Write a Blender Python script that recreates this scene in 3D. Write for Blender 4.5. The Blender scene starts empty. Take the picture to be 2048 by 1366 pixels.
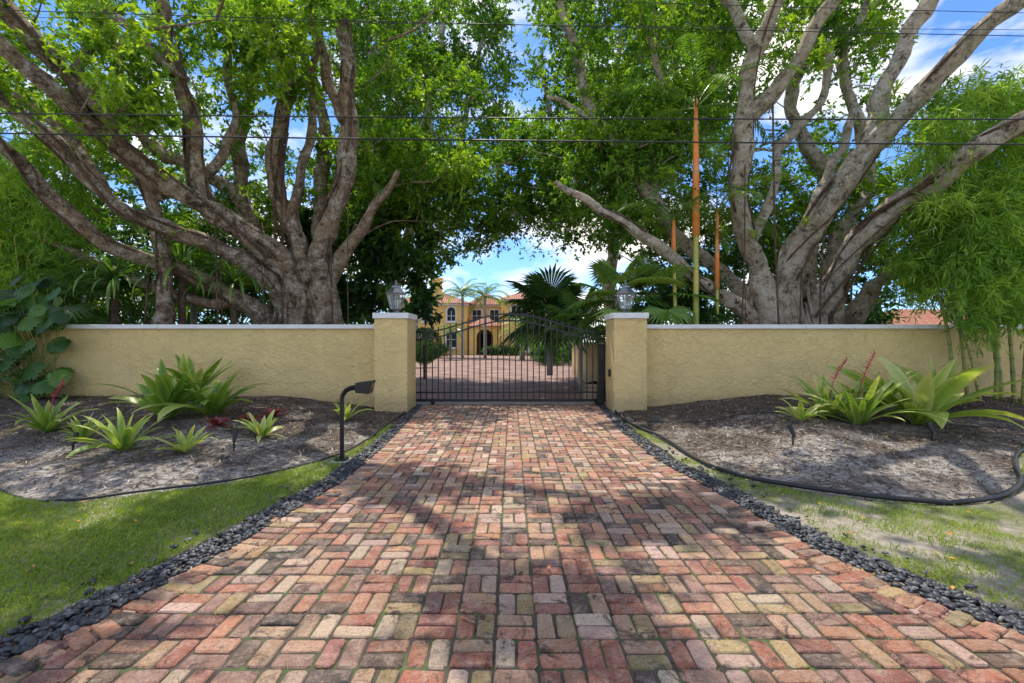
import bpy, math, random
import numpy as np
from mathutils import Vector
rng=np.random.default_rng(7); random.seed(7)
F=910.0; H=1.6
def P(px,py,Y): return np.array([(px-1024)/F*Y, Y, H+(683-py)/F*Y])
scene=bpy.context.scene
COL=scene.collection
# ------------------------------------------------------------ materials
def nt(name):
    m=bpy.data.materials.new(name); m.use_nodes=True
    t=m.node_tree; b=t.nodes['Principled BSDF']; return m,t,b
def N(t,typ,**k):
    n=t.nodes.new(typ)
    for a,v in k.items(): setattr(n,a,v)
    return n
def ramp(t,stops,fac):
    r=N(t,'ShaderNodeValToRGB'); e=r.color_ramp.elements
    while len(e)<len(stops): e.new(0.5)
    for i,(p,c) in enumerate(stops):
        e[i].position=p; e[i].color=(c[0],c[1],c[2],1)
    t.links.new(fac,r.inputs[0]); return r
def noise(t,scale,detail=5,rough=.6,vec=None,coord='Object',dist=0):
    n=N(t,'ShaderNodeTexNoise'); n.inputs['Scale'].default_value=scale; n.inputs['Detail'].default_value=detail
    n.inputs['Roughness'].default_value=rough; n.inputs['Distortion'].default_value=dist
    if vec is None:
        c=N(t,'ShaderNodeTexCoord'); vec=c.outputs[coord]
    t.links.new(vec,n.inputs['Vector']); return n
def mix(t,a,b,f,typ='MIX'):
    m=N(t,'ShaderNodeMix',data_type='RGBA',blend_type=typ)
    for s,v in ((0,f),(6,a),(7,b)):
        if hasattr(v,'links'): t.links.new(v,m.inputs[s])
        else: m.inputs[s].default_value=v if s==0 else (v[0],v[1],v[2],1)
    return m.outputs[2]
def bump(t,b,h,strength=.3,dist=.02):
    n=N(t,'ShaderNodeBump'); n.inputs['Strength'].default_value=strength; n.inputs['Distance'].default_value=dist
    t.links.new(h,n.inputs['Height']); t.links.new(n.outputs[0],b.inputs['Normal'])
def attr(t,name='var'):
    return N(t,'ShaderNodeAttribute',attribute_name=name)
def plain(name,c,rough=.5,metal=0,var=.25,scale=8,bmp=0):
    m,t,b=nt(name); n=noise(t,scale)
    r=ramp(t,[(.3,[x*(1-var) for x in c]),(.7,[min(1,x*(1+var)) for x in c])],n.outputs[0])
    t.links.new(r.outputs[0],b.inputs['Base Color']); b.inputs['Roughness'].default_value=rough; b.inputs['Metallic'].default_value=metal
    if bmp: bump(t,b,n.outputs[0],bmp)
    return m
def leafmat(name,stops,trans=.35,rough=.45,tcol=(1.5,1.5,.5)):
    m,t,b=nt(name); a=attr(t); r=ramp(t,stops,a.outputs['Fac'])
    t.links.new(r.outputs[0],b.inputs['Base Color']); b.inputs['Roughness'].default_value=rough
    tr=N(t,'ShaderNodeBsdfTranslucent')
    c=mix(t,r.outputs[0],tcol,1.0,'MULTIPLY'); t.links.new(c,tr.inputs['Color'])
    ms=N(t,'ShaderNodeMixShader'); ms.inputs[0].default_value=trans
    t.links.new(b.outputs[0],ms.inputs[1]); t.links.new(tr.outputs[0],ms.inputs[2])
    t.links.new(ms.outputs[0],t.nodes['Material Output'].inputs['Surface']); return m
M={}
M['leaf']=leafmat('ficus_leaf',[(0,(.03,.09,.012)),(.5,(.12,.26,.028)),(1,(.34,.5,.055))],.48,tcol=(1.8,1.65,.45))
M['leaf_dark']=leafmat('dark_leaf',[(0,(.018,.055,.016)),(.6,(.07,.18,.033)),(1,(.2,.36,.055))],.38)
M['leaf_bam']=leafmat('bamboo_leaf',[(0,(.07,.17,.03)),(.5,(.21,.39,.05)),(1,(.42,.56,.1))],.5,tcol=(1.6,1.5,.45))
M['palm']=leafmat('palm_leaf',[(0,(.03,.085,.025)),(.6,(.14,.28,.05)),(1,(.34,.46,.1))],.35,.35)
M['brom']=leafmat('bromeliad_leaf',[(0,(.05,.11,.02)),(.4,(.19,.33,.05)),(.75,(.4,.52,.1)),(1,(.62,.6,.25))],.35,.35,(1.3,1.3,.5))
M['brom_red']=leafmat('red_bromeliad',[(0,(.1,.02,.02)),(.6,(.28,.03,.04)),(1,(.4,.12,.05))],.2,.35,(1.2,.8,.6))
M['grass']=leafmat('grass_blade',[(0,(.13,.2,.022)),(.5,(.27,.39,.045)),(.85,(.42,.5,.09)),(1,(.58,.5,.24))],.35,.6,(1.4,1.4,.5))
M['flower']=plain('flower_pink',(.5,.04,.08),.5)
M['black']=plain('black_painted_iron',(.012,.012,.014),.35,0,.3,20)
M['hose']=plain('black_rubber',(.02,.02,.022),.5,0,.4,6)
M['silver']=plain('weathered_nickel',(.3,.31,.32),.35,.9,.3,25)
M['glassdark']=plain('window_glass',(.03,.04,.05),.08,0,.3,2)
M['white']=plain('white_paint',(.75,.74,.7),.5,0,.06,4)
M['candle']=plain('candle_sleeve',(.8,.76,.65),.5)
m,t,b=nt('lantern_glass'); b.inputs['Base Color'].default_value=(.9,.95,.95,1); b.inputs['Roughness'].default_value=.03
tb=N(t,'ShaderNodeBsdfTransparent'); ms=N(t,'ShaderNodeMixShader'); ms.inputs[0].default_value=.8
t.links.new(b.outputs[0],ms.inputs[1]); t.links.new(tb.outputs[0],ms.inputs[2]); t.links.new(ms.outputs[0],t.nodes['Material Output'].inputs['Surface']); M['glass']=m
# stucco
def stucco(name,c,dirt=True):
    m,t,b=nt(name); n=noise(t,1.2,6,.6); n2=noise(t,7,6,.65,dist=1.2); n3=noise(t,60,3)
    base=ramp(t,[(.3,[x*.88 for x in c]),(.7,[x*1.05 for x in c])],n.outputs[0]).outputs[0]
    if dirt:
        tc=N(t,'ShaderNodeTexCoord'); mp=N(t,'ShaderNodeMapping'); mp.inputs['Scale'].default_value=(5,5,.5)
        t.links.new(tc.outputs['Object'],mp.inputs[0]); ns=noise(t,1.5,6,.7,vec=mp.outputs[0])
        sep=N(t,'ShaderNodeSeparateXYZ'); t.links.new(tc.outputs['Object'],sep.inputs[0])
        r=ramp(t,[(.58,(0,0,0)),(.85,(.4,.4,.4))],ns.outputs[0])
        base=mix(t,base,(.4,.28,.13),r.outputs[0])
        mr=N(t,'ShaderNodeMapRange'); mr.inputs['From Min'].default_value=.2; mr.inputs['From Max'].default_value=.5; mr.inputs['To Min'].default_value=.4; mr.inputs['To Max'].default_value=0
        t.links.new(sep.outputs[2],mr.inputs[0]); base=mix(t,base,(.3,.22,.13),mr.outputs[0])
    t.links.new(base,b.inputs['Base Color']); b.inputs['Roughness'].default_value=.85
    ad=N(t,'ShaderNodeMath',operation='MULTIPLY_ADD'); t.links.new(n3.outputs[0],ad.inputs[0]); ad.inputs[1].default_value=.25; t.links.new(n2.outputs[0],ad.inputs[2])
    bump(t,b,ad.outputs[0],1.0,.075); return m
M['stucco']=stucco('yellow_stucco',(.96,.72,.31))
M['stucco_house']=stucco('yellow_house_stucco',(.95,.62,.18),False)
m,t,b=nt('weathered_coping'); n=noise(t,3,8,.7); r=ramp(t,[(.3,(.45,.45,.43)),(.4,(.82,.81,.78)),(.7,(.92,.91,.87))],n.outputs[0]); t.links.new(r.outputs[0],b.inputs['Base Color']); b.inputs['Roughness'].default_value=.8; bump(t,b,n.outputs[0],.3); M['cap']=m
# bark
def bark(name,stops,sc=1,tint=(.28,.2,.12),lich=.65):
    m,t,b=nt(name); n=noise(t,2.6*sc,9,.78,dist=.8); n2=noise(t,17*sc,8,.8,dist=.4); n3=noise(t,.7,3); n4=noise(t,5*sc,8,.8)
    ad=N(t,'ShaderNodeMath',operation='MULTIPLY_ADD'); t.links.new(n2.outputs[0],ad.inputs[0]); ad.inputs[1].default_value=.8; 
    sb=N(t,'ShaderNodeMath',operation='MULTIPLY_ADD'); t.links.new(n.outputs[0],sb.inputs[0]); sb.inputs[1].default_value=1.0; sb.inputs[2].default_value=-.40
    t.links.new(sb.outputs[0],ad.inputs[2])
    r=ramp(t,stops,ad.outputs[0]); c=mix(t,r.outputs[0],tint,ramp(t,[(.4,(0,0,0)),(.65,(.7,.7,.7))],n3.outputs[0]).outputs[0])
    c=mix(t,c,(.85,.82,.73),ramp(t,[(.55,(0,0,0)),(.6,(lich,)*3)],n4.outputs[0]).outputs[0])
    c=mix(t,(.05,.036,.025),c,ramp(t,[(.39,(.1,.1,.1)),(.47,(1,1,1))],n4.outputs[0]).outputs[0])
    t.links.new(c,b.inputs['Base Color']); b.inputs['Roughness'].default_value=.9
    bump(t,b,ad.outputs[0],1.0,.1); return m
M['bark']=bark('banyan_bark',[(.35,(.07,.046,.028)),(.46,(.28,.2,.135)),(.55,(.5,.4,.29)),(.7,(.8,.73,.6))],tint=(.4,.26,.14))
M['bark_light']=bark('pale_bark',[(.33,(.15,.11,.075)),(.45,(.48,.4,.3)),(.54,(.74,.65,.52)),(.7,(.92,.88,.78))],tint=(.62,.47,.31))
M['root']=bark('aerial_root',[(.3,(.05,.032,.02)),(.5,(.2,.125,.075)),(.72,(.42,.3,.2))],1.5,tint=(.18,.1,.06),lich=.2)
# brick
m,t,b=nt('clay_paver'); a=attr(t,'col'); n=noise(t,11,9,.8); n2=noise(t,60,6,.75); n3=noise(t,2.3,6,.6); n5=noise(t,1.1,5,.6); n6=noise(t,28,7,.8,dist=.5)
c=mix(t,a.outputs['Color'],(.6,.46,.35),ramp(t,[(.46,(0,0,0)),(.68,(.7,.7,.7))],n.outputs[0]).outputs[0])
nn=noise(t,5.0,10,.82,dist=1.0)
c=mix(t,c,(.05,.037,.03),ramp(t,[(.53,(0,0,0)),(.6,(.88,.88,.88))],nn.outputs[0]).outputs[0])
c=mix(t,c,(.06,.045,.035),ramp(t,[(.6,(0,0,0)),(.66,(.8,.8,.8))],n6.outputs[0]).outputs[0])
c=mix(t,c,(.4,.22,.11),ramp(t,[(.5,(0,0,0)),(.68,(.4,.4,.4))],n3.outputs[0]).outputs[0])
c=mix(t,c,(.6,.44,.33),ramp(t,[(.5,(0,0,0)),(.75,(.4,.4,.4))],n5.outputs[0]).outputs[0])
c=mix(t,c,ramp(t,[(.28,(.3,.27,.25)),(.45,(.84,.82,.8)),(.65,(1.15,1.13,1.1))],n2.outputs[0]).outputs[0],1.0,'MULTIPLY')
t.links.new(c,b.inputs['Base Color']); b.inputs['Roughness'].default_value=.85
ad=N(t,'ShaderNodeMath',operation='ADD'); t.links.new(n2.outputs[0],ad.inputs[0]); t.links.new(nn.outputs[0],ad.inputs[1]); bump(t,b,ad.outputs[0],1.0,.013); M['brick']=m
m,t,b=nt('joint_sand'); n=noise(t,5,6,.7); r=ramp(t,[(.35,(.035,.028,.02)),(.5,(.08,.065,.05)),(.6,(.06,.1,.025)),(.8,(.2,.17,.13))],n.outputs[0]); t.links.new(r.outputs[0],b.inputs['Base Color']); b.inputs['Roughness'].default_value=.95; M['joint']=m
m,t,b=nt('courtyard_pavers'); tc=N(t,'ShaderNodeTexCoord'); bk=N(t,'ShaderNodeTexBrick'); t.links.new(tc.outputs['Object'],bk.inputs['Vector'])
bk.inputs['Color1'].default_value=(.36,.17,.12,1); bk.inputs['Color2'].default_value=(.42,.3,.22,1); bk.inputs['Mortar'].default_value=(.1,.07,.05,1); bk.inputs['Scale'].default_value=1; bk.inputs['Brick Width'].default_value=.22; bk.inputs['Row Height'].default_value=.11; bk.inputs['Mortar Size'].default_value=.008; bk.inputs['Bias'].default_value=0
n=noise(t,.8,8,.7); c=mix(t,bk.outputs[0],(.14,.075,.055),ramp(t,[(.42,(0,0,0)),(.6,(.85,.85,.85))],n.outputs[0]).outputs[0]); t.links.new(c,b.inputs['Base Color']); b.inputs['Roughness'].default_value=.85; M['court']=m
m,t,b=nt('black_pebble'); a=attr(t); r=ramp(t,[(0,(.012,.014,.017)),(.75,(.05,.055,.062)),(1,(.17,.17,.17))],a.outputs['Fac']); t.links.new(r.outputs[0],b.inputs['Base Color']); b.inputs['Roughness'].default_value=.5; M['pebble']=m
m,t,b=nt('mulch_chip'); a=attr(t); r=ramp(t,[(0,(.035,.023,.015)),(.5,(.14,.1,.07)),(.85,(.32,.26,.2)),(1,(.58,.5,.42))],a.outputs['Fac']); t.links.new(r.outputs[0],b.inputs['Base Color']); b.inputs['Roughness'].default_value=.9; M['chip']=m
m,t,b=nt('fallen_leaf'); a=attr(t); r=ramp(t,[(0,(.25,.1,.03)),(.5,(.55,.35,.05)),(1,(.6,.2,.03))],a.outputs['Fac']); t.links.new(r.outputs[0],b.inputs['Base Color']); b.inputs['Roughness'].default_value=.6; M['fallen']=m
m,t,b=nt('terracotta_tile'); tc=N(t,'ShaderNodeTexCoord'); w=N(t,'ShaderNodeTexWave',wave_type='BANDS',bands_direction='X'); w.inputs['Scale'].default_value=1.1; t.links.new(tc.outputs['Object'],w.inputs[0])
n=noise(t,3,5,.7); r=ramp(t,[(.3,(.26,.07,.035)),(.5,(.42,.15,.08)),(.7,(.55,.28,.17))],n.outputs[0]); c=mix(t,r.outputs[0],ramp(t,[(0,(.3,.26,.26)),(.5,(1,1,1))],w.outputs[0]).outputs[0],1,'MULTIPLY'); t.links.new(c,b.inputs['Base Color']); b.inputs['Roughness'].default_value=.8; M['tile']=m
M['stone']=plain('planter_stone',(.42,.32,.2),.85,0,.5,3,.5)
M['concrete']=plain('concrete',(.42,.39,.35),.9,0,.25,6,.2)
def banded(name,c1,c2,ring,sc):
    m,t,b=nt(name); tc=N(t,'ShaderNodeTexCoord'); sep=N(t,'ShaderNodeSeparateXYZ'); t.links.new(tc.outputs['Object'],sep.inputs[0])
    mu=N(t,'ShaderNodeMath',operation='MULTIPLY'); mu.inputs[1].default_value=sc; t.links.new(sep.outputs[2],mu.inputs[0])
    fr=N(t,'ShaderNodeMath',operation='FRACT'); t.links.new(mu.outputs[0],fr.inputs[0]); n=noise(t,2,4)
    c=mix(t,c1,c2,ramp(t,[(.4,(0,0,0)),(.6,(1,1,1))],n.outputs[0]).outputs[0])
    c=mix(t,ring,c,ramp(t,[(.03,(0,0,0)),(.1,(1,1,1))],fr.outputs[0]).outputs[0]); t.links.new(c,b.inputs['Base Color']); b.inputs['Roughness'].default_value=.4; return m
M['orange']=banded('orange_crownshaft',(.95,.27,.05),(.9,.36,.1),(.6,.36,.12),1.0)
M['stemgreen']=banded('green_ringed_stem',(.4,.46,.07),(.6,.48,.09),(.6,.54,.3),3.5)
M['culm']=banded('bamboo_culm',(.36,.32,.07),(.18,.24,.05),(.06,.08,.025),3.3)
M['palmtrunk']=banded('grey_palm_trunk',(.5,.46,.38),(.38,.33,.27),(.2,.17,.13),6)
# ------------------------------------------------------------ mesh helpers
def npmesh(name,V,Fq,mats,var=None,col=None,smooth=False):
    V=np.asarray(V,dtype=np.float32); Fq=np.asarray(Fq,dtype=np.int32); k=Fq.shape[1]
    me=bpy.data.meshes.new(name); me.vertices.add(len(V)); me.vertices.foreach_set('co',V.ravel())
    me.loops.add(Fq.size); me.loops.foreach_set('vertex_index',Fq.ravel()); me.polygons.add(len(Fq))
    me.polygons.foreach_set('loop_start',np.arange(0,Fq.size,k,dtype=np.int32))
    me.polygons.foreach_set('use_smooth',np.full(len(Fq),smooth,dtype=bool))
    me.update(calc_edges=True)
    if var is not None:
        a=me.attributes.new('var','FLOAT','POINT'); a.data.foreach_set('value',np.asarray(var,dtype=np.float32))
    if col is not None:
        a=me.attributes.new('col','FLOAT_COLOR','POINT'); c=np.ones((len(V),4),dtype=np.float32); c[:,:3]=col; a.data.foreach_set('color',c.ravel())
    me.materials.append(mats)
    o=bpy.data.objects.new(name,me); COL.objects.link(o); return o
class MB:
    def __init__(s): s.v=[];s.f=[];s.a=[];s.n=0
    def add(s,v,f,var=.5):
        v=[tuple(x) for x in v]; s.v+=v; s.f+=[tuple(i+s.n for i in q) for q in f]
        s.a+= list(var) if hasattr(var,'__len__') else [var]*len(v); s.n+=len(v)
    def box(s,x0,x1,y0,y1,z0,z1):
        s.add([(x0,y0,z0),(x1,y0,z0),(x1,y1,z0),(x0,y1,z0),(x0,y0,z1),(x1,y0,z1),(x1,y1,z1),(x0,y1,z1)],
              [(0,3,2,1),(4,5,6,7),(0,1,5,4),(1,2,6,5),(2,3,7,6),(3,0,4,7)])
    def tube(s,pts,rad,sides=8,cap=True,flute=0,k=4,ph=0,var=.5):
        v,f=tubeg(pts,rad,sides,flute,k,ph); s.add(v,f,var)
        if cap:
            s.f.append(tuple(s.n-len(v)+i for i in range(sides))[::-1]); s.f.append(tuple(s.n-sides+i for i in range(sides)))
    def lathe(s,prof,c=(0,0,0),sides=16):
        v=[]
        for (r,z) in prof:
            for i in range(sides):
                a=2*math.pi*(i+.5)/sides; v.append((c[0]+r*math.cos(a),c[1]+r*math.sin(a),c[2]+z))
        f=[(j*sides+i,j*sides+(i+1)%sides,(j+1)*sides+(i+1)%sides,(j+1)*sides+i) for j in range(len(prof)-1) for i in range(sides)]
        f.append(tuple(range(sides))[::-1]); f.append(tuple((len(prof)-1)*sides+i for i in range(sides)))
        s.add(v,f)
    def obj(s,name,mat,smooth=False,bevel=0):
        me=bpy.data.meshes.new(name); me.from_pydata(s.v,[],s.f); me.materials.append(mat)
        a=me.attributes.new('var','FLOAT','POINT'); a.data.foreach_set('value',np.array(s.a,dtype=np.float32))
        if smooth: me.polygons.foreach_set('use_smooth',[True]*len(me.polygons))
        me.update(); o=bpy.data.objects.new(name,me); COL.objects.link(o)
        if bevel:
            b=o.modifiers.new('bevel','BEVEL'); b.width=bevel; b.segments=2; b.limit_method='ANGLE'
        return o
def tubeg(pts,rad,sides=8,flute=0,k=4,ph=0):
    pts=np.asarray(pts,float); n=len(pts); rad=np.broadcast_to(np.asarray(rad,float),(n,))
    T=np.gradient(pts,axis=0); T/=np.linalg.norm(T,axis=1)[:,None]+1e-9
    u=np.cross(T[0],(0.3,.9,.2)); u/=np.linalg.norm(u)+1e-9; V=[]
    L=np.concatenate([[0],np.cumsum(np.linalg.norm(np.diff(pts,axis=0),axis=1))])
    th=np.linspace(0,2*math.pi,sides,endpoint=False)
    for i in range(n):
        u=u-T[i]*u.dot(T[i]); u/=np.linalg.norm(u)+1e-9; w=np.cross(T[i],u)
        r=rad[i]*np.ones(sides)
        if flute: r=r*(1+flute*np.sin(k*th+ph+L[i]*1.1)+flute*.7*np.sin(2*th+L[i]*2.3+ph*2)+flute*.5*np.sin(L[i]*6+ph+th*3))
        V.append(pts[i]+np.outer(np.cos(th)*r,u)+np.outer(np.sin(th)*r,w))
    V=np.concatenate(V); f=[]
    for j in range(n-1):
        for i in range(sides): f.append((j*sides+i,j*sides+(i+1)%sides,(j+1)*sides+(i+1)%sides,(j+1)*sides+i))
    return V,f
def catmull(pts,step=.25):
    p=np.asarray(pts,float); q=np.vstack([2*p[0]-p[1],p,2*p[-1]-p[-2]]); out=[]
    for i in range(1,len(q)-2):
        d=np.linalg.norm(q[i+1][:3]-q[i][:3]); m=max(2,int(d/step))
        for t in np.linspace(0,1,m,endpoint=False):
            a,b,c,e=q[i-1],q[i],q[i+1],q[i+2]
            out.append(.5*((2*b)+(-a+c)*t+(2*a-5*b+4*c-e)*t*t+(-a+3*b-3*c+e)*t**3))
    out.append(p[-1]); return np.array(out)
def thing(name,base,label,cat,parts=(),group=None):
    e=bpy.data.objects.new(name,None); e.empty_display_size=.3; e.location=base; COL.objects.link(e)
    e['label']=label; e['category']=cat
    if group: e['group']=group
    for p in parts: p.parent=e; p.location=(-base[0],-base[1],-base[2])
    return e
def tag(o,label,cat,group=None,kind=None):
    o['label']=label; o['category']=cat
    if group: o['group']=group
    if kind: o['kind']=kind
    return o
def unit(v): return v/(np.linalg.norm(v,axis=-1,keepdims=True)+1e-9)
# ------------------------------------------------------------ leaves
def leafquads(p,d,L,W,nrm):
    s=unit(np.cross(d,nrm)); L=L[:,None];W=W[:,None]
    up=unit(np.cross(s,d))
    V=np.stack([p,p+d*L*.45+s*W*.5+up*W*.12,p+d*L-up*L*.1,p+d*L*.45-s*W*.5+up*W*.12],1).reshape(-1,3)
    Fq=np.arange(len(p)*4).reshape(-1,4); return V,Fq
def clumpleaves(C,R,ntw,nlf,L,W,droop=0.,cvar=None):
    C=np.asarray(C); n=len(C); R=np.broadcast_to(R,(n,))
    c=np.repeat(np.arange(n),ntw); td=rng.normal(size=(len(c),3)); td[:,2]=td[:,2]*.75+.2-droop; td=unit(td)
    start=C[c]+rng.normal(size=(len(c),3))*R[c][:,None]*.22; tl=R[c]*rng.uniform(.5,1.15,len(c))
    k=np.repeat(np.arange(len(c)),nlf); u=rng.uniform(.15,1,len(k))
    pos=start[k]+td[k]*(tl[k]*u)[:,None]; pos[:,2]-=(u**2)*tl[k]*.25*(1+2*droop)
    d=td[k]*.6+rng.normal(size=(len(k),3))*.65; d[:,2]-=.15+droop; d=unit(d)
    nr=rng.normal(size=(len(k),3))*.6; nr[:,2]+=1; nr=unit(nr)
    s=rng.uniform(.7,1.3,len(k))
    V,Fq=leafquads(pos,d,L*s,W*s,nr)
    cv=(rng.uniform(0.1,.75,n) if cvar is None else np.asarray(cvar))
    v=cv[c][k]+rng.normal(size=len(k))*.13
    return V,Fq,np.repeat(np.clip(v,0,1),4)
def joinq(lst):
    V=[];Fq=[];A=[];o=0
    for v,f,a in lst: V.append(v);Fq.append(f+o);A.append(a);o+=len(v)
    return np.concatenate(V),np.concatenate(Fq),np.concatenate(A)
def pix(C):
    C=np.asarray(C); return 1024+C[:,0]/C[:,1]*F, 683-(C[:,2]-H)/C[:,1]*F
def regions(lst):
    out=[]
    for (x0,x1,y0,y1,d0,d1,n) in lst:
        px=rng.uniform(x0,x1,n);py=rng.uniform(y0,y1,n);Y=rng.uniform(d0,d1,n)
        out.append(np.stack([(px-1024)/F*Y,Y,H+(683-py)/F*Y],1))
    return np.concatenate(out)
def grow(mb,nodes,C,r0=.018,rk=.011):
    """connect every clump to the nearest existing limb node, building a branching skeleton"""
    nodes=[np.asarray(x) for x in nodes]; arr=np.zeros((len(nodes)+len(C)*4,3)); arr[:len(nodes)]=nodes; m=len(nodes)
    base=arr[:m].copy(); d0=np.array([np.min(np.linalg.norm(base-c,axis=1)) for c in C]); 
    for i in np.argsort(d0):
        c=C[i]; A=arr[:m]; dd=np.linalg.norm(A-c,axis=1)+np.clip(A[:,2]-c[2]+.3,0,None)*1.5; j=np.argmin(dd); a=A[j]; L=np.linalg.norm(c-a)
        if L<.05: continue
        midp=(a+c)/2+rng.normal(size=3)*L*.08-np.array([0,0,L*.06])
        pts=catmull([a,midp,c],max(.25,L/6)); rr=np.linspace(r0+rk*L,.008,len(pts))
        v,f=tubeg(pts,rr,5); mb.add(v,f)
        for tt in (.33,.6,.85):
            arr[m]=pts[int(tt*(len(pts)-1))]; m+=1
        arr[m]=c; m+=1
WS=.84
def limbs(mb,LL,sides=16,flute=.12,nodes=None,minz=3.6,step=.14):
    for li,l in enumerate(LL):
        q=[]
        for (px,py,Y,w) in l:
            p=P(px,py,Y); q.append([p[0],p[1],p[2],w/2/F*Y])
        c=catmull(q,step); ph=li*1.7
        s=np.arange(len(c))*step
        c[:,0]+=.05*np.sin(s*2.1+ph)+.03*np.sin(s*5+ph); c[:,2]+=.045*np.sin(s*2.6+ph*2)+.02*np.sin(s*6+ph)
        mb.tube(c[:,:3],c[:,3]*WS*(1+.08*np.sin(s*3.1+ph)+.06*np.sin(s*7.7+ph)+.04*np.sin(s*13+ph)),sides,True,flute,3+li%3,ph)
        if nodes is not None:
            for k in range(0,len(c),4):
                if c[k,2]>minz: nodes.append(c[k,:3])
def vines(mb,LL,ids,n=3):
    for li in ids:
        q=[]
        for (px,py,Y,w) in LL[li]:
            p=P(px,py,Y); q.append([p[0],p[1],p[2],w/2/F*Y*WS])
        c=catmull(q,.15)
        for j in range(n):
            i0=random.randint(0,len(c)//3); i1=random.randint(len(c)//2,len(c)-1); ph=random.random()*6; fr=random.uniform(.05,.16); pts=[]
            for i in range(i0,i1):
                a=ph+fr*(i-i0); r=c[i,3]*(1.12+.18*math.sin(i*.3+ph)); pts.append([c[i,0]+r*math.cos(a),c[i,1]-abs(r*math.sin(a)*.9)*(1 if j%2 else -.6),c[i,2]+r*math.sin(a)*.6])
            if len(pts)>4: mb.tube(np.array(pts),random.uniform(.015,.045),6)
def rootmass(mb,cx,cy,spread,top,n,depth=.9):
    for i in range(n):
        a=random.uniform(0,2*math.pi); rx=spread*random.uniform(.35,1.0); z1=random.uniform(*top)
        g=np.array([cx+math.cos(a)*rx,cy+math.sin(a)*depth*random.uniform(.6,1.1),0.05]); tpt=np.array([cx+math.cos(a)*rx*random.uniform(.2,.6),cy+math.sin(a)*.4,z1])
        m1=(g*.6+tpt*.4)+np.array([random.uniform(-.12,.12),random.uniform(-.1,.1),0]); m2=g*.2+tpt*.8+np.array([random.uniform(-.18,.18),0,0])
        c=catmull([g,m1,m2,tpt],.2); r=random.uniform(.04,.13); mb.tube(c,np.linspace(r*1.25,r*.6,len(c)),9,True,.12,3,i)
# ------------------------------------------------------------ camera / light / world
cam=bpy.data.cameras.new('camera'); cam.lens=16; cam.sensor_width=36; cam.clip_end=3000; cam.clip_start=.05
co=bpy.data.objects.new('camera',cam); co.location=(0,0,H); co.rotation_euler=(math.radians(90),0,0); COL.objects.link(co); scene.camera=co
EL=math.radians(65); AZ=math.radians(-12)   # azimuth from +Y toward +X
sd=Vector((math.sin(AZ)*math.cos(EL),math.cos(AZ)*math.cos(EL),math.sin(EL)))
sl=bpy.data.lights.new('sun','SUN'); sl.energy=5; sl.angle=math.radians(.4); sl.color=(1,.93,.82)
so=bpy.data.objects.new('sun',sl); so.rotation_euler=(-sd).to_track_quat('-Z','Y').to_euler(); COL.objects.link(so)
w=bpy.data.worlds.new('World'); scene.world=w; w.use_nodes=True; t=w.node_tree; bg=t.nodes['Background']
sky=N(t,'ShaderNodeTexSky',sky_type='NISHITA'); sky.sun_disc=False; sky.sun_elevation=EL; sky.sun_rotation=AZ; sky.air_density=1.0; sky.dust_density=.3; sky.ozone_density=2.5
tc=N(t,'ShaderNodeTexCoord'); mp=N(t,'ShaderNodeMapping'); mp.inputs['Scale'].default_value=(1,1,2.6); mp.inputs['Location'].default_value=(.4,.3,.1); t.links.new(tc.outputs['Generated'],mp.inputs[0])
n=noise(t,2.6,9,.55,vec=mp.outputs[0],dist=.2); r=ramp(t,[(.47,(0,0,0)),(.61,(1,1,1))],n.outputs[0])
skc=mix(t,sky.outputs[0],(.4,.57,.84),1.0,'MULTIPLY')
c=mix(t,skc,(5.3,5.1,4.75),r.outputs[0]); t.links.new(c,bg.inputs[0]); bg.inputs[1].default_value=.29
scene.view_settings.view_transform='Standard'; scene.view_settings.look='None'; scene.view_settings.exposure=0
# ------------------------------------------------------------ ground layout
YL=[-4,-2,0,1,2,2.36,2.61,3.05,3.58,4.32,5.16,6.56,8.72,11.03,11.6]
XL=[-8,-6,-4.4,-3.4,-2.78,-2.66,-2.51,-2.43,-2.30,-2.20,-2.06,-2.05,-2.15,-2.30,-2.34]
YR=[-4,-2,0,1,2,2.57,2.87,3.19,3.58,4.2,5.16,6.14,8.23,11.03,11.6]
XR=[8,6.4,4.8,3.8,3.15,2.89,2.70,2.58,2.46,2.38,2.25,2.07,2.04,2.20,2.25]
xl=lambda y:np.interp(y,YL,XL); xr=lambda y:np.interp(y,YR,XR)
hw=lambda y:np.interp(y,[0,4,7,9,11.6],[.14,.13,.11,.09,.07])
EL_=[(-2.42,10.9),(-2.40,8.5),(-2.33,7.4),(-2.45,6.35),(-2.83,5.56),(-3.31,5.07),(-3.83,4.82),(-4.34,4.52),(-4.87,4.59),(-5.5,4.9),(-6.3,5.4),(-7.5,6.2),(-9.5,7),(-16,7.5)]
ER_=[(2.36,10.9),(2.3,9.2),(2.36,8.2),(2.46,7.39),(2.49,6.02),(2.68,5.35),(3.1,4.9),(3.66,4.59),(4.31,4.48),(4.9,4.6),(5.57,4.99),(6.3,5.7),(7.4,6.6),(9,7.3),(16,7.8)]
def cr2(p,step=.15): return catmull([(a,b,0) for a,b in p],step)[:,:2]
PLg=cr2(EL_); PRg=cr2(ER_)
def inpoly(x,y,poly):
    ins=np.zeros(x.shape,bool); n=len(poly)
    for i in range(n):
        x1,y1=poly[i];x2,y2=poly[(i+1)%n]
        c=((y1>y)!=(y2>y))&(x<(x2-x1)*(y-y1)/(y2-y1+1e-12)+x1); ins^=c
    return ins
def dline(x,y,pl):
    d=np.full(x.shape,1e9)
    for i in range(len(pl)-1):
        a=pl[i];b=pl[i+1];ab=b-a;t_=np.clip(((x-a[0])*ab[0]+(y-a[1])*ab[1])/(ab@ab+1e-12),0,1)
        d=np.minimum(d,np.hypot(x-a[0]-t_*ab[0],y-a[1]-t_*ab[1]))
    return d
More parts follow.
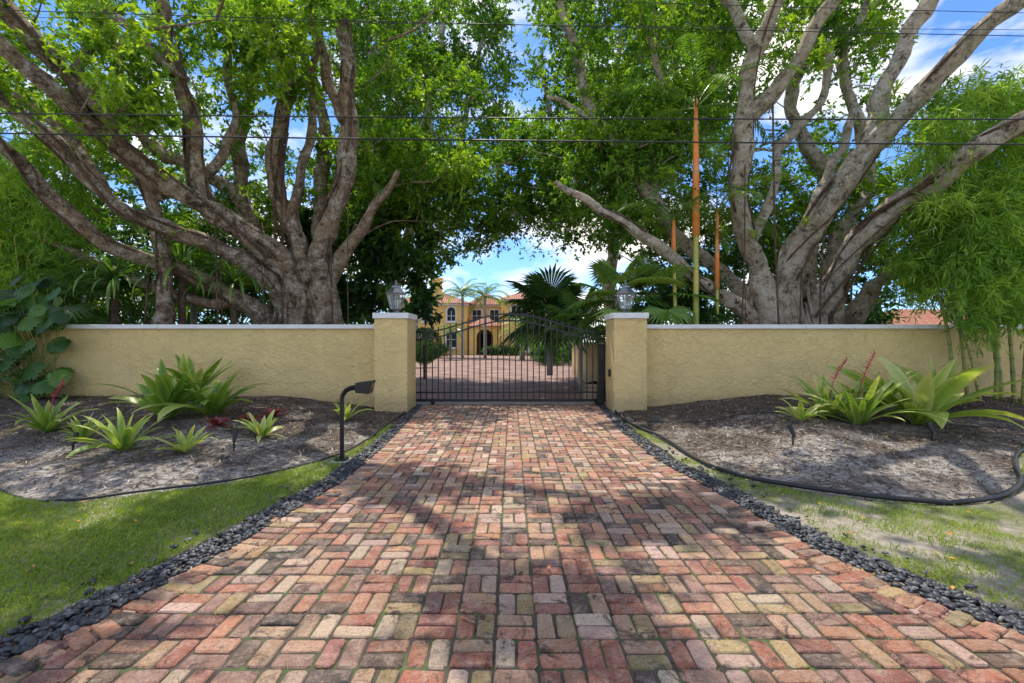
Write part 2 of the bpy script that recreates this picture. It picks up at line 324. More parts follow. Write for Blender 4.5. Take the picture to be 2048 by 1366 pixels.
polyL=[tuple(p) for p in PLg]+[(-16,10.95)]; polyR=[tuple(p) for p in PRg]+[(16,10.95)]
def wob(x,y): return .5*np.sin(x*1.7+y*.9)+.3*np.sin(x*3.9-y*2.7+1)+.2*np.sin(x*8.1+y*7.3)+.1*np.sin(x*19+y*3)*np.sin(y*17-x*5)
def bed(x,y):
    i=inpoly(x,y,polyL)|inpoly(x,y,polyR); d=np.where(x<0,dline(x,y,PLg),dline(x,y,PRg)); return i,d
def hgt(x,y):
    x=np.atleast_1d(np.asarray(x,float)); y=np.atleast_1d(np.asarray(y,float)); i,d=bed(x,y)
    s=np.clip(d/3.6,0,1); s=s*s*(3-2*s)
    h=np.where(i,.30*s+.03*np.clip(d/.3,0,1)*(1+wob(x,y)),0)
    off=np.where(x<0,xl(y)-x,x-xr(y)); lawn=np.clip(off/.6,0,1)*(y<11); h=h+np.where(~i,.02*lawn*(1+.6*wob(x,y)),0)
    return h
def h1(x,y): return float(hgt(x,y)[0])
def nonuni(a,b,fine,lo,hi):
    c=np.arange(a,b+1e-6,fine); l=a-np.geomspace(.3,a-lo,14)[::-1]; r_=b+np.geomspace(.3,hi-b,14); return np.concatenate([l,c,r_])
xs=nonuni(-13,13,.08,-900,900); ys=nonuni(1.4,11,.07,-900,1500)
X,Y=np.meshgrid(xs,ys); hx=hgt(X.ravel(),Y.ravel()); ib,db=bed(X.ravel(),Y.ravel())
z=hx-.018; z=np.where(Y.ravel()>10.95,-.02,z)
onr=(X.ravel()>xl(Y.ravel()))&(X.ravel()<xr(Y.ravel())); z=np.where(onr,-.03,z)
V=np.stack([X.ravel(),Y.ravel(),z],1); nx=len(xs);ny=len(ys); I=np.arange(nx*ny).reshape(ny,nx)
Fq=np.stack([I[:-1,:-1].ravel(),I[:-1,1:].ravel(),I[1:,1:].ravel(),I[1:,:-1].ravel()],1)
m,t,b=nt('ground_soil'); a=attr(t); tc=N(t,'ShaderNodeTexCoord')
n=noise(t,1.1,8,.65); n2=noise(t,14,8,.75); n3=noise(t,90,4)
sand=ramp(t,[(.38,(.1,.078,.06)),(.5,(.37,.33,.285)),(.72,(.66,.62,.57))],n2.outputs[0]).outputs[0]
mul=ramp(t,[(.3,(.035,.025,.018)),(.55,(.12,.088,.066)),(.8,(.32,.265,.225))],n2.outputs[0]).outputs[0]
sep=N(t,'ShaderNodeSeparateXYZ'); t.links.new(tc.outputs['Object'],sep.inputs[0])
mr=N(t,'ShaderNodeMapRange'); mr.inputs['From Min'].default_value=5.0; mr.inputs['From Max'].default_value=9.4; mr.inputs['To Min'].default_value=-.1; mr.inputs['To Max'].default_value=.13; t.links.new(sep.outputs[1],mr.inputs[0])
ad=N(t,'ShaderNodeMath',operation='ADD'); t.links.new(n.outputs[0],ad.inputs[0]); t.links.new(mr.outputs[0],ad.inputs[1])
bedc=mix(t,sand,mul,ramp(t,[(.42,(0,0,0)),(.56,(1,1,1))],ad.outputs[0]).outputs[0])
lawn=mix(t,(.15,.18,.045),ramp(t,[(.3,(.22,.17,.1)),(.7,(.58,.52,.43))],n2.outputs[0]).outputs[0],ramp(t,[(.42,(0,0,0)),(.56,(1,1,1))],n.outputs[0]).outputs[0])
c=mix(t,lawn,bedc,a.outputs['Fac']); t.links.new(c,b.inputs['Base Color']); b.inputs['Roughness'].default_value=.95
ad2=N(t,'ShaderNodeMath',operation='ADD'); t.links.new(n2.outputs[0],ad2.inputs[0]); t.links.new(n3.outputs[0],ad2.inputs[1]); bump(t,b,ad2.outputs[0],.8,.03)
M['ground']=m
g=npmesh('ground',V,Fq,M['ground'],var=np.where(ib|(Y.ravel()>10.9),1.,0.),smooth=True); g['kind']='structure'
# driveway bricks
U=.224; brs=[]
for iy in range(-8,53):
    for ix in range(-42,43):
        cx=(ix)*U+.02; cy=1.0+iy*U*1.0
        if cy>11.62: continue
        if cx<xl(cy)-.05 or cx>xr(cy)+.05: continue
        if (ix+iy)%2: 
            for s in (-1,1): brs.append((cx,cy+s*U/4,0,U/2,U/4,0))
        else:
            for s in (-1,1): brs.append((cx+s*U/4,cy,math.pi/2,U/2,U/4,0))
for side in (0,1):
    fn=xl if side==0 else xr; y=-.6
    while y<11.5:
        e=1e-2; dx=float(fn(y+e)-fn(y-e))/(2*e); ang=math.atan2(dx,1); sgn=1 if side==0 else -1
        cx=float(fn(y))+sgn*(float(hw(y))+.11)/max(.3,math.cos(ang)); brs.append((cx,y,-ang,.108,.054,.007)); y+=.113*math.cos(ang)
brs=np.array(brs); nb=len(brs)
def ring(l,w,c): return [(-l+c,-w),(l-c,-w),(l,-w+c),(l,w-c),(l-c,w),(-l+c,w),(-l,w-c),(-l,-w+c)]
gap=.005; cols=[(.42,.16,.10),(.47,.225,.135),(.5,.31,.19),(.33,.13,.095),(.45,.33,.15),(.34,.26,.12),(.11,.08,.065),(.065,.052,.048),(.56,.39,.31),(.3,.17,.135),(.56,.43,.31)]
wts=np.array([15,16,14,12,6,4,7,6,11,9,7],float); wts/=wts.sum()
ci=rng.choice(len(cols),nb,p=wts); colb=np.array(cols)[ci]*rng.uniform(.72,1.15,(nb,1))*rng.uniform(.95,1.05,(nb,3))
V=np.zeros((nb,24,3))
for k in range(nb):
    cx,cy,an,hl,w_,z0=brs[k]; l=hl-gap-abs(rng.normal())*.0024; w_=w_-gap-abs(rng.normal())*.0024
    r1=np.array(ring(l,w_,.008+rng.random()*.012)); r2=np.array(ring(l-.007,w_-.007,.01))
    r1=r1+rng.normal(size=(8,2))*.0022; cx+=rng.normal()*.0018; cy+=rng.normal()*.0018
    tz=rng.normal()*.0028; tx,ty=rng.normal(size=2)*.018
    an+=rng.normal()*.014; ca,sa=math.cos(an),math.sin(an)
    for j,(rr,zz) in enumerate(((r1,-.03),(r1,-.007),(r2,0))):
        V[k,j*8:j*8+8,0]=cx+rr[:,0]*ca-rr[:,1]*sa; V[k,j*8:j*8+8,1]=cy+rr[:,0]*sa+rr[:,1]*ca; V[k,j*8:j*8+8,2]=z0+zz+tz+rr[:,0]*tx+rr[:,1]*ty
q=[]
for j in range(2):
    for i in range(8): q.append((j*8+i,j*8+(i+1)%8,(j+1)*8+(i+1)%8,(j+1)*8+i))
q+=[(16,17,22,23),(17,18,21,22),(18,19,20,21)]
q=np.array(q); Fq=(q[None]+(np.arange(nb)*24)[:,None,None]).reshape(-1,4)
dr=npmesh('driveway',V.reshape(-1,3),Fq,M['brick'],col=np.repeat(colb,24,0)); dr['kind']='structure'
ysj=np.arange(-.8,11.75,.3); mb=MB(); v=[]
for y in ysj: v+= [(float(xl(y)),y,-.011),(float(xr(y)),y,-.011)]
mb.add(v,[(2*i,2*i+1,2*i+3,2*i+2) for i in range(len(ysj)-1)]); j=mb.obj('joint_sand',M['joint']); j.parent=dr
mb=MB(); mb.add([(-14,11.95,-.004),(12,11.95,-.004),(12,56,-.004),(-14,56,-.004)],[(0,1,2,3)]); o=mb.obj('courtyard',M['court']); o['kind']='structure'
mb=MB(); mb.box(-3.4,8,11.64,11.93,-.05,.006); o=mb.obj('gate_track',M['concrete']); o['kind']='structure'  # concrete strip for the sliding gate track
# pebbles
import bmesh
bm=bmesh.new(); bmesh.ops.create_icosphere(bm,subdivisions=2,radius=1); iv=np.array([v.co[:] for v in bm.verts]); iff=np.array([[v.index for v in f.verts] for f in bm.faces]); bm.free()
pb=[]
for fn in (xl,xr):
    for k in range(3000):
        y=rng.uniform(1.3,11.4) if k%3 else rng.uniform(1.3,6); w_=float(hw(y)); off=rng.uniform(-1,1)*w_*1.05
        dx=float(fn(y+.01)-fn(y-.01))/.02; x=float(fn(y))+off/max(.35,math.cos(math.atan(dx))); edge=1-abs(off)/w_
        pb.append((x,y,.004+.022*rng.random()*max(.2,edge+.3)))
for k in range(90):
    s=-1 if k%2 else 1; y=rng.uniform(1.8,7); fn=xl if s<0 else xr; x=float(fn(y))+s*rng.uniform(.16,.4); pb.append((x,y,h1(x,y)+.004))
pb=np.array(pb); npb=len(pb); sx=rng.uniform(.015,.036,npb); sc=np.stack([sx,sx*rng.uniform(.55,.8,npb),sx*rng.uniform(.35,.5,npb)],1)
an=rng.uniform(0,math.pi,npb); V=iv[None]*sc[:,None]; tl=rng.normal(size=npb)*.25
V[:,:,2]+=V[:,:,0]*tl[:,None]
x_=V[:,:,0]*np.cos(an)[:,None]-V[:,:,1]*np.sin(an)[:,None]; y_=V[:,:,0]*np.sin(an)[:,None]+V[:,:,1]*np.cos(an)[:,None]
V=np.stack([x_,y_,V[:,:,2]],2)+pb[:,None]
Fq=(iff[None]+(np.arange(npb)*len(iv))[:,None,None]).reshape(-1,3)
o=npmesh('pebble_edging',V.reshape(-1,3),Fq,M['pebble'],var=np.repeat(rng.random(npb)**1.5,len(iv)),smooth=True); tag(o,'black polished river pebbles lining the brick driveway','pebbles',kind='stuff')
mb=MB(); 
for fn in (xl,xr):
    v=[]
    for y in ysj: v+=[(float(fn(y))-.2,y,-.0125),(float(fn(y))+.2,y,-.0125)]
    mb.add(v,[(2*i,2*i+1,2*i+3,2*i+2) for i in range(len(ysj)-1)])
M['dark']=plain('dark_soil',(.03,.027,.025),.95); o=mb.obj('soil_strip',M['dark']); o['kind']='structure'
# grass
def patch(x,y): return .5+.5*np.sin(x*2.1+1.3*np.sin(y*1.7))*np.cos(y*2.6+1.1*np.sin(x*1.9+2))
def blades(x,y,hmin,hmax,wd,bias=0):
    n=len(x); zz=hgt(x,y)-.016; a=rng.uniform(0,2*math.pi,n); h=rng.uniform(hmin,hmax,n); le=rng.uniform(.2,1.3,n)*h
    dx=np.cos(a)*le;dy=np.sin(a)*le; wx=-np.sin(a)*wd*.5; wy=np.cos(a)*wd*.5
    V=np.stack([np.stack([x-wx,y-wy,zz],1),np.stack([x+wx,y+wy,zz],1),np.stack([x+wx*.7+dx*.5,y+wy*.7+dy*.5,zz+h*.75],1),np.stack([x+dx,y+dy,zz+h],1)],1).reshape(-1,3)
    va=np.clip(.45+.4*(patch(x*1.5,y*1.5)-.5)+rng.normal(size=n)*.2+bias,0,1); return V,np.arange(n*4).reshape(-1,4),np.repeat(va,4)
def scat(n,x0,x1,y0,y1): return rng.uniform(x0,x1,n),rng.uniform(y0,y1,n)
x,y=scat(300000,-9,-2.1,1.6,8.8); i,d=bed(x,y); ok=~i&(x<xl(y)-hw(y)-.03+rng.normal(size=len(x))*.02)&(np.abs(x)<1.2*y+.8)&(rng.random(len(x))<np.clip(.4+patch(x,y)*.9,0,1))&(d>.04)
A=blades(x[ok],y[ok],.015,.042,.006)
x,y=scat(260000,2.1,9,1.6,9); i,d=bed(x,y); pt=patch(x*.9+3,y*1.1)*.5+.5*patch(x*4,y*4.3); ok=~i&(x>xr(y)+hw(y)+.04)&(np.abs(x)<1.2*y+.8)&(rng.random(len(x))<np.clip((pt-.4)*1.6,.03,.8))&(d>.04)
B=blades(x[ok],y[ok],.012,.038,.006,.05)
x,y=scat(2500,-2.5,2.5,1.9,8); ok=(x>xl(y)+.2)&(x<xr(y)-.2); x=x[ok];y=y[ok]
fy=np.round((y-1.0+U/2)/U)*U+1.0-U/2; y=fy+rng.normal(size=len(x))*.003; kp=patch(x*3,y*2)>.6; x=x[kp];y=y[kp]
Cc=blades(x,y,.015,.028,.005,.15)
V,Fq,va=joinq([A,B,Cc]); o=npmesh('lawn_grass',V,Fq,M['grass'],var=va); tag(o,'short patchy green lawn grass beside the driveway','grass',kind='stuff')
# mulch slivers
x,y=scat(160000,-13,13,4.4,10.8); i,d=bed(x,y); pr=.4+.6*np.clip((y-5)/3,0,1)*(.3+.7*patch(x*.7,y*.8)); ok=i&(rng.random(len(x))<pr)&(np.abs(x)<1.2*y); x=x[ok];y=y[ok]; n_=len(x)
zz=hgt(x,y)-.012; a=rng.uniform(0,2*math.pi,n_); L=rng.uniform(.015,.07,n_); d_=np.stack([np.cos(a),np.sin(a),rng.normal(size=n_)*.25],1); p=np.stack([x,y,zz+rng.random(n_)*.012],1); s=np.stack([-np.sin(a),np.cos(a),np.zeros(n_)],1)*rng.uniform(.003,.01,n_)[:,None]
V=np.stack([p-d_*L[:,None]-s*.3,p-s,p+d_*L[:,None]+s*.3,p+s],1).reshape(-1,3)
o=npmesh('mulch',V,np.arange(n_*4).reshape(-1,4),M['chip'],var=np.repeat(rng.random(n_)**1.3,4)); tag(o,'brown and grey bark mulch covering the planting beds','mulch',kind='stuff')
# fallen leaves
x,y=scat(620,-9,9,2,10.5); i,d=bed(x,y); k=((x<xl(y)-.15)|(x>xr(y)+.15)|(rng.random(len(x))<.15))&(np.abs(x)<1.2*y); x=x[k];y=y[k]; p=np.stack([x,y,np.maximum(hgt(x,y),.005)+.022],1); a=rng.uniform(0,6.28,len(x)); dd=np.stack([np.cos(a),np.sin(a),rng.normal(size=len(x))*.1],1); nr=unit(rng.normal(size=(len(x),3))*.25+np.array([0,0,1]))
V,Fq=leafquads(p,unit(dd),rng.uniform(.03,.07,len(x)),rng.uniform(.02,.035,len(x)),nr); o=npmesh('fallen_leaves',V,Fq,M['fallen'],var=np.repeat(rng.random(len(x)),4)); tag(o,'scattered yellow and brown fallen leaves','leaves',kind='stuff')
# bed edging hoses
for pl,lab in ((PLg,'thin black rubber edging along the mulch bed and lawn'),(PRg,'thick black rubber edging curving round the sandy bed')):
    pl=pl[(np.abs(pl[:,0])<12)]; zz=hgt(pl[:,0],pl[:,1]); r_=.014 if pl[0,0]<0 else .026
    pts=np.stack([pl[:,0],pl[:,1],zz+r_*.7+.01*np.sin(np.arange(len(pl))*.35)],1); mb=MB(); mb.tube(pts,r_,8); tag(mb.obj('garden_edging',M['hose'],True),lab,'garden edging')
pts=[(2.3,9.6),(2.7,8.9),(3.6,8.4),(4.6,8.6),(5.7,8.2),(7.2,8.3),(8.6,8.1),(10.5,8.6)]; pl=cr2(pts); mb=MB(); mb.tube(np.stack([pl[:,0],pl[:,1],hgt(pl[:,0],pl[:,1])+.012],1),.009,6); tag(mb.obj('irrigation_hose',M['hose'],True),'thin black irrigation hose lying across the sandy bed','hose')
# ------------------------------------------------------------ walls and pillars
def stuc_wall(x0,x1,lab):
    mb=MB(); mb.box(x0,x1,10.75,10.98,-.1,1.90); a_=mb.obj('wall_body',M['stucco']); mb=MB(); mb.box(x0,x1,10.69,11.04,1.90,2.0); b_=mb.obj('coping',M['cap'],bevel=.012)
    thing('boundary_wall',((x0+x1)/2,10.86,0),lab,'wall',[a_,b_])
stuc_wall(-16,-3.145,'low yellow stucco garden wall with pale coping beside mulch bed'); stuc_wall(3.065,16,'low yellow stucco garden wall with pale coping beside mulch bed')
def pillar(x0,x1):
    mb=MB(); mb.box(x0,x1,10.3,11.22,-.1,2.12); a_=mb.obj('shaft',M['stucco'],bevel=.015); mb=MB(); mb.box(x0-.03,x1+.03,10.26,11.26,2.12,2.25); b_=mb.obj('cap',M['cap'],bevel=.012)
    return thing('gate_pillar',((x0+x1)/2,10.76,0),'square yellow stucco gate pillar with a flat white cap','pillar',[a_,b_],'pillars flanking the gate')
pillar(-3.12,-2.37); pillar(2.31,3.06)
# lantern
def lantern():
    mb=MB(); mb.lathe([(.10,0),(.10,.02),(.05,.035),(.035,.07),(.06,.085),(.115,.10),(.12,.12)],sides=6); base=mb.obj('lantern_base',M['silver'])
    mb=MB()
    for i in range(6):
        a=2*math.pi*(i+.5)/6; c,s=math.cos(a),math.sin(a); mb.tube(np.array([(.112*c,.112*s,.12),(.19*c,.19*s,.425)]),.010,5)
    mb.lathe([(.19,.42),(.215,.425),(.22,.44),(.2,.445)],sides=6); mb.tube(np.array([(.125*math.cos(2*math.pi*(i+.5)/6),.125*math.sin(2*math.pi*(i+.5)/6),.17) for i in range(7)]),.006,5); fr=mb.obj('frame',M['silver'])
    mb=MB()
    for i in range(6):
        a=2*math.pi*(i+.5)/6;b_=2*math.pi*(i+1.5)/6; mb.add([(.108*math.cos(a),.108*math.sin(a),.12),(.108*math.cos(b_),.108*math.sin(b_),.12),(.185*math.cos(b_),.185*math.sin(b_),.42),(.185*math.cos(a),.185*math.sin(a),.42)],[(0,1,2,3)])
    gl=mb.obj('glass',M['glass'])
    mb=MB(); mb.lathe([(.205,.445),(.2,.46),(.15,.50),(.10,.555),(.085,.57),(.085,.60),(.095,.605),(.05,.635),(.02,.65),(.02,.665),(.032,.68),(.02,.70),(.004,.73)],sides=6); rf=mb.obj('roof',M['silver'])
    mb=MB()
    for a in (0,2.1,4.2): mb.tube(np.array([(.035*math.cos(a),.035*math.sin(a),.12),(.035*math.cos(a),.035*math.sin(a),.30)]),.014,8)
    cd=mb.obj('candles',M['candle']); return [base,fr,gl,rf,cd]
LP=lantern(); 
e=thing('lantern',(-2.745,10.76,2.25),'hexagonal nickel and glass lantern on top of gate pillar','lantern',[],'lanterns on the gate pillars')
for p in LP: p.parent=e
e2=e.copy(); COL.objects.link(e2); e2.location=(2.685,10.76,2.25)
for p in LP:
    q_=p.copy(); q_.parent=e2; COL.objects.link(q_)
e.scale=e2.scale=(1.15,1.15,1.1)
# ------------------------------------------------------------ gate
GY=11.5; gx0,gx1=-2.62,2.5; gc=-.04
def top(x):
    u=min(1,abs(x-gc)/2.35); return 1.83+.47*(.5+.5*math.cos(math.pi*u))
mb=MB(); 
xsn=np.linspace(gx0,gx1,61)
for off in (0,-.17):
    for i in range(60):
        a,b_=xsn[i],xsn[i+1]; za,zb=top(a)+off,top(b_)+off
        mb.add([(a,GY-.02,za-.018),(b_,GY-.02,zb-.018),(b_,GY+.02,zb-.018),(a,GY+.02,za-.018),(a,GY-.02,za+.018),(b_,GY-.02,zb+.018),(b_,GY+.02,zb+.018),(a,GY+.02,za+.018)],[(0,3,2,1),(4,5,6,7),(0,1,5,4),(1,2,6,5),(2,3,7,6),(3,0,4,7)])
mb.box(gx0,gx1,GY-.025,GY+.025,.09,.15); mb.box(gx0,gx1,GY-.02,GY+.02,.30,.335)
mb.box(gx0,gx0+.05,GY-.027,GY+.027,.151,1.83); mb.box(gx1-.05,gx1,GY-.027,GY+.027,.151,1.83); fr=mb.obj('gate_frame',M['black'])
parts=[fr]; np_=33
for i in range(np_):
    x=gx0+.16+(gx1-gx0-.32)*i/(np_-1); zt=top(x)+.10; mb=MB(); mb.box(x-.0125,x+.0125,GY-.0125,GY+.0125,.14,zt-.03)
    mb.add([(x-.0125,GY-.0125,zt-.03),(x+.0125,GY-.0125,zt-.03),(x+.0125,GY+.0125,zt-.03),(x-.0125,GY+.0125,zt-.03),(x,GY,zt)],[(0,1,4),(1,2,4),(2,3,4),(3,0,4)]); parts.append(mb.obj('picket',M['black']))
for x in (-2.0,2.15):
    mb=MB(); mb.tube(np.array([(x,GY-.03,.06),(x,GY+.03,.06)]),.055,16); mb.box(x-.03,x+.03,GY-.05,GY-.031,.05,.16); parts.append(mb.obj('wheel',M['black']))
thing('driveway_gate',(0,GY,0),'black iron sliding driveway gate with arched top and pickets','gate',parts)
mb=MB(); mb.box(2.12,2.27,11.22,11.36,0,1.5); mb.box(2.105,2.285,11.2,11.38,1.5,1.53); a_=mb.obj('post',M['black'],bevel=.006); mb=MB(); mb.box(2.14,2.25,11.19,11.218,1.15,1.4); b_=mb.obj('sensor_housing',M['hose'],bevel=.006)
thing('gate_guide_post',(2.2,11.29,0),'black square steel guide post beside the sliding gate','post',[a_,b_])
mb=MB(); mb.box(2.262,2.308,10.62,10.72,.78,.95); a_=mb.obj('housing',M['black'],bevel=.005); mb=MB(); mb.tube(np.array([(2.25,10.67,.9),(2.261,10.67,.9)]),.02,12); b_=mb.obj('button',plain('red_plastic',(.6,.03,.02),.4))
thing('entry_reader',(2.29,10.67,.78),'small black entry reader with red button on pillar','card reader',[a_,b_])
# ------------------------------------------------------------ intercom gooseneck
bx,by=-2.28,6.1
mb=MB(); pth=[(bx,by,.02),(bx,by,.4),(bx,by,.78)]+[(bx+.16-.16*math.cos(a),by,.82+.16*math.sin(a)) for a in np.linspace(0,math.pi/2,8)]+[(bx+.24,by,.98)]
mb.tube(np.array(pth),.036,4); po=mb.obj('post',M['black'])
mb=MB(); mb.box(bx-.07,bx+.07,by-.07,by+.07,.012,.026); 
for sx_ in(-1,1):
    for sy_ in (-1,1): mb.tube(np.array([(bx+sx_*.052,by+sy_*.052,.026),(bx+sx_*.052,by+sy_*.052,.045)]),.009,6)
bp=mb.obj('base_plate',M['black'])
mb=MB(); x0,x1=bx+.2,bx+.43; yb0,yb1=by-.08,by+.1
mb.add([(x0,yb0,.92),(x1-.05,yb0,.90),(x1-.05,yb1,.90),(x0,yb1,.92),(x0,yb0,1.05),(x1,yb0,1.08),(x1,yb1,1.08),(x0,yb1,1.05)],[(0,3,2,1),(4,5,6,7),(0,1,5,4),(1,2,6,5),(2,3,7,6),(3,0,4,7)]); hd=mb.obj('keypad_housing',M['black'],bevel=.008)
mb=MB(); mb.add([(x1-.045,yb0+.02,.93),(x1-.045,yb1-.02,.93),(x1-.004,yb1-.02,1.05),(x1-.004,yb0+.02,1.05)],[(0,1,2,3)]); kp=mb.obj('keypad',M['silver'])
thing('intercom_pedestal',(bx,by,.01),'black gooseneck intercom pedestal standing beside the driveway','intercom',[po,bp,hd,kp])
mb=MB(); mb.box(bx-.2,bx+.12,by-.13,by+.13,-.05,.012); tag(mb.obj('concrete_pad',M['concrete'],bevel=.01),'small worn concrete pad under the intercom pedestal','concrete pad')
# spotlights
def onbed(px,py):
    Yg=7.
    for _ in range(12):
        x=(px-1024)/F*Yg; Yg=F*(H-h1(x,Yg))/(py-683)
    x=(px-1024)/F*Yg; return x,Yg,h1(x,Yg)
for i,(px,py) in enumerate([(468,898),(146,905),(1586,888),(1864,880)]):
    x,y,z=onbed(px,py); mb=MB(); mb.tube(np.array([(x,y,z-.05),(x,y,z+.14)]),.012,6); st=mb.obj('stake',M['black']); mb=MB(); mb.tube(np.array([(x+.01,y-.02,z+.1),(x-.0,y+.03,z+.19),(x-.01,y+.06,z+.26)]),[.02,.03,.032],12); hd=mb.obj('lamp_head',M['black'])
    thing('garden_spotlight',(x,y,z),'small black garden spotlight on a stake in the bed','garden light',[st,hd],'garden spotlights in the beds')
# ------------------------------------------------------------ straps
def strap(mb,base,az,L,W,e0,curve,var,seg=8,fold=.25,twist=0,side=0):
    p=np.array(base,float); e=e0; V=[];A=[]
    for i in range(seg+1):
        u=i/seg; a_=az+side*u*u; d=np.array([math.cos(a_)*math.cos(e),math.sin(a_)*math.cos(e),math.sin(e)]); s=np.array([-math.sin(a_),math.cos(a_),0])
        w_=W*.5*(.75+.5*math.sin(min(1,u*1.3)*math.pi*.6))*(1-u**3)**.8+.002; ct=math.cos(twist*u); st_=math.sin(twist*u); cr=np.cross(d,s); sv=s*ct+cr*st_
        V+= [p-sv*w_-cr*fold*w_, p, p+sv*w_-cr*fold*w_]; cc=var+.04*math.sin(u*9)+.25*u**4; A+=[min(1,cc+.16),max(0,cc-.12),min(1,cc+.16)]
        p=p+d*(L/seg); e-=curve/seg*(.4+1.2*u)
    f=[]
    for i in range(seg):
        b_=i*3; f+=[(b_,b_+1,b_+4,b_+3),(b_+1,b_+2,b_+5,b_+4)]
    mb.add(V,f,A)
def bromeliad(px,py,n,L,W,var=.5,mat='brom',lab='',spike=None,flat=0,curve=1.6):
    L*=1.3; W*=1.5; n=int(n*1.3)
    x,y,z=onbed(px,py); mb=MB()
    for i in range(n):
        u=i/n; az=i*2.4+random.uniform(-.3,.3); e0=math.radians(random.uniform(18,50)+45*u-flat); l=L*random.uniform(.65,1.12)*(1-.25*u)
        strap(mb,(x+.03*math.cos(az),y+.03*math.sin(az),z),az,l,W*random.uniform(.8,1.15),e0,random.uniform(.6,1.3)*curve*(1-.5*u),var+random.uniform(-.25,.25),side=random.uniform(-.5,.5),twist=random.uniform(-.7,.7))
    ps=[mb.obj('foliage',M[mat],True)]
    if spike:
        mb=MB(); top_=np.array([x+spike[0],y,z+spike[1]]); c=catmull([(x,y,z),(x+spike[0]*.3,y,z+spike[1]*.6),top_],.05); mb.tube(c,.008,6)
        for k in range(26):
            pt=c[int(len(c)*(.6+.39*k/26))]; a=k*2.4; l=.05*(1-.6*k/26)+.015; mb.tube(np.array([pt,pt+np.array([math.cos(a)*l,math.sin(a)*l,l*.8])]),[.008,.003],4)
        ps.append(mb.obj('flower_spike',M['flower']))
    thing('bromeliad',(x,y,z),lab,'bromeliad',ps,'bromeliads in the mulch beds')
B1='large green bromeliad with broad arching leaves in mulch'; B2='small yellow-green striped bromeliad in the mulch'; B3='yellow-green bromeliad with narrow arching leaves in mulch'
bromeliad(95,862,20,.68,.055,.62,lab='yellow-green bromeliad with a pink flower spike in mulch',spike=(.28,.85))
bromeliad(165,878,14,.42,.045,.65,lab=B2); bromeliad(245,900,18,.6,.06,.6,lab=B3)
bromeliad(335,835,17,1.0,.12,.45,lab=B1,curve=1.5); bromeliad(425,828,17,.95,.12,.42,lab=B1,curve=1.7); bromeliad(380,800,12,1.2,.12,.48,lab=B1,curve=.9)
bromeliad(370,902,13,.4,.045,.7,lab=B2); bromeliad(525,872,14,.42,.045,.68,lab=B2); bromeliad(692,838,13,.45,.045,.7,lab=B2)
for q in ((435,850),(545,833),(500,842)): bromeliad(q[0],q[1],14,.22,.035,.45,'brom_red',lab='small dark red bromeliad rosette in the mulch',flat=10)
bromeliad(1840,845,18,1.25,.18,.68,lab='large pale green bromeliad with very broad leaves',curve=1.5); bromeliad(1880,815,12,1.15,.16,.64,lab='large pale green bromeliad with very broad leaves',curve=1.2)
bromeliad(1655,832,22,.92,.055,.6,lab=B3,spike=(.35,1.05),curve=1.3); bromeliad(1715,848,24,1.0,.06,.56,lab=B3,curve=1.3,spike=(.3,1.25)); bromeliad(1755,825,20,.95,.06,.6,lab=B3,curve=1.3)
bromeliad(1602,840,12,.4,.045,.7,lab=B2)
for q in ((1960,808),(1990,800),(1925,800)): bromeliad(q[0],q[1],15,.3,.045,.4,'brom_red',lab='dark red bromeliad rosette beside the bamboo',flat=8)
# ------------------------------------------------------------ monstera
def monst(mb,c,d,up,S,var):
    d=unit(np.array(d,float)); s=unit(np.cross(d,up)); nrm=np.cross(s,d); V=[]
    def pt(a,b,dz=0): return np.array(c)+d*a*S+s*b*S+nrm*(dz-.25*b*b-.12*a*a)*S
    f=[]
    ts=np.linspace(-.25,.85,8)
    for sg in (-1,1):
        for i in range(7):
            a0,a1=ts[i],ts[i+1]-.035; wv=.62*math.sin(math.pi*min(1,(i+1.6)/8.2))+.05; k=len(V)
            V+=[pt(a0,0),pt(max(0,a1),0),pt(a1+.02,sg*wv*.4),pt(a0,sg*wv*.4),pt(a1+.10,sg*wv*.95),pt(a0+.03,sg*wv),pt(a1+.17,sg*wv*1.04)]; f+=[(k,k+1,k+2,k+3),(k+3,k+2,k+4,k+5),(k+5,k+4,k+6)]
    k=len(V); V+=[pt(.82,-.05),pt(.82,.05),pt(1.08,0)]; f.append((k,k+1,k+2)); mb.add(V,f,var)
mb=MB(); ms_=MB()
for i in range(120):
    px=random.uniform(-90,135) if i<80 else random.uniform(-90,80); py=random.uniform(560,805); Yd=random.uniform(10.0,10.65)
    c=P(px,py,Yd); d=(random.uniform(-.8,.9),random.uniform(-.6,0),random.uniform(-.9,.4)); monst(mb,c,d,(random.uniform(-.6,.6),-1,.8),random.uniform(.2,.4),random.uniform(.05,.8)); g0=np.array([-10.9+random.uniform(-.5,.4),10.4,.2]); ms_.tube(catmull([g0,(g0+c)/2+np.array([0,.1,.1]),c],.2),.006,5)
thing('monstera_plant',(-10.6,10.4,.2),'dark green split-leaf monstera climbing against the yellow wall','plant',[mb.obj('leaves',M['leaf_dark']),ms_.obj('stems',M['culm'])])
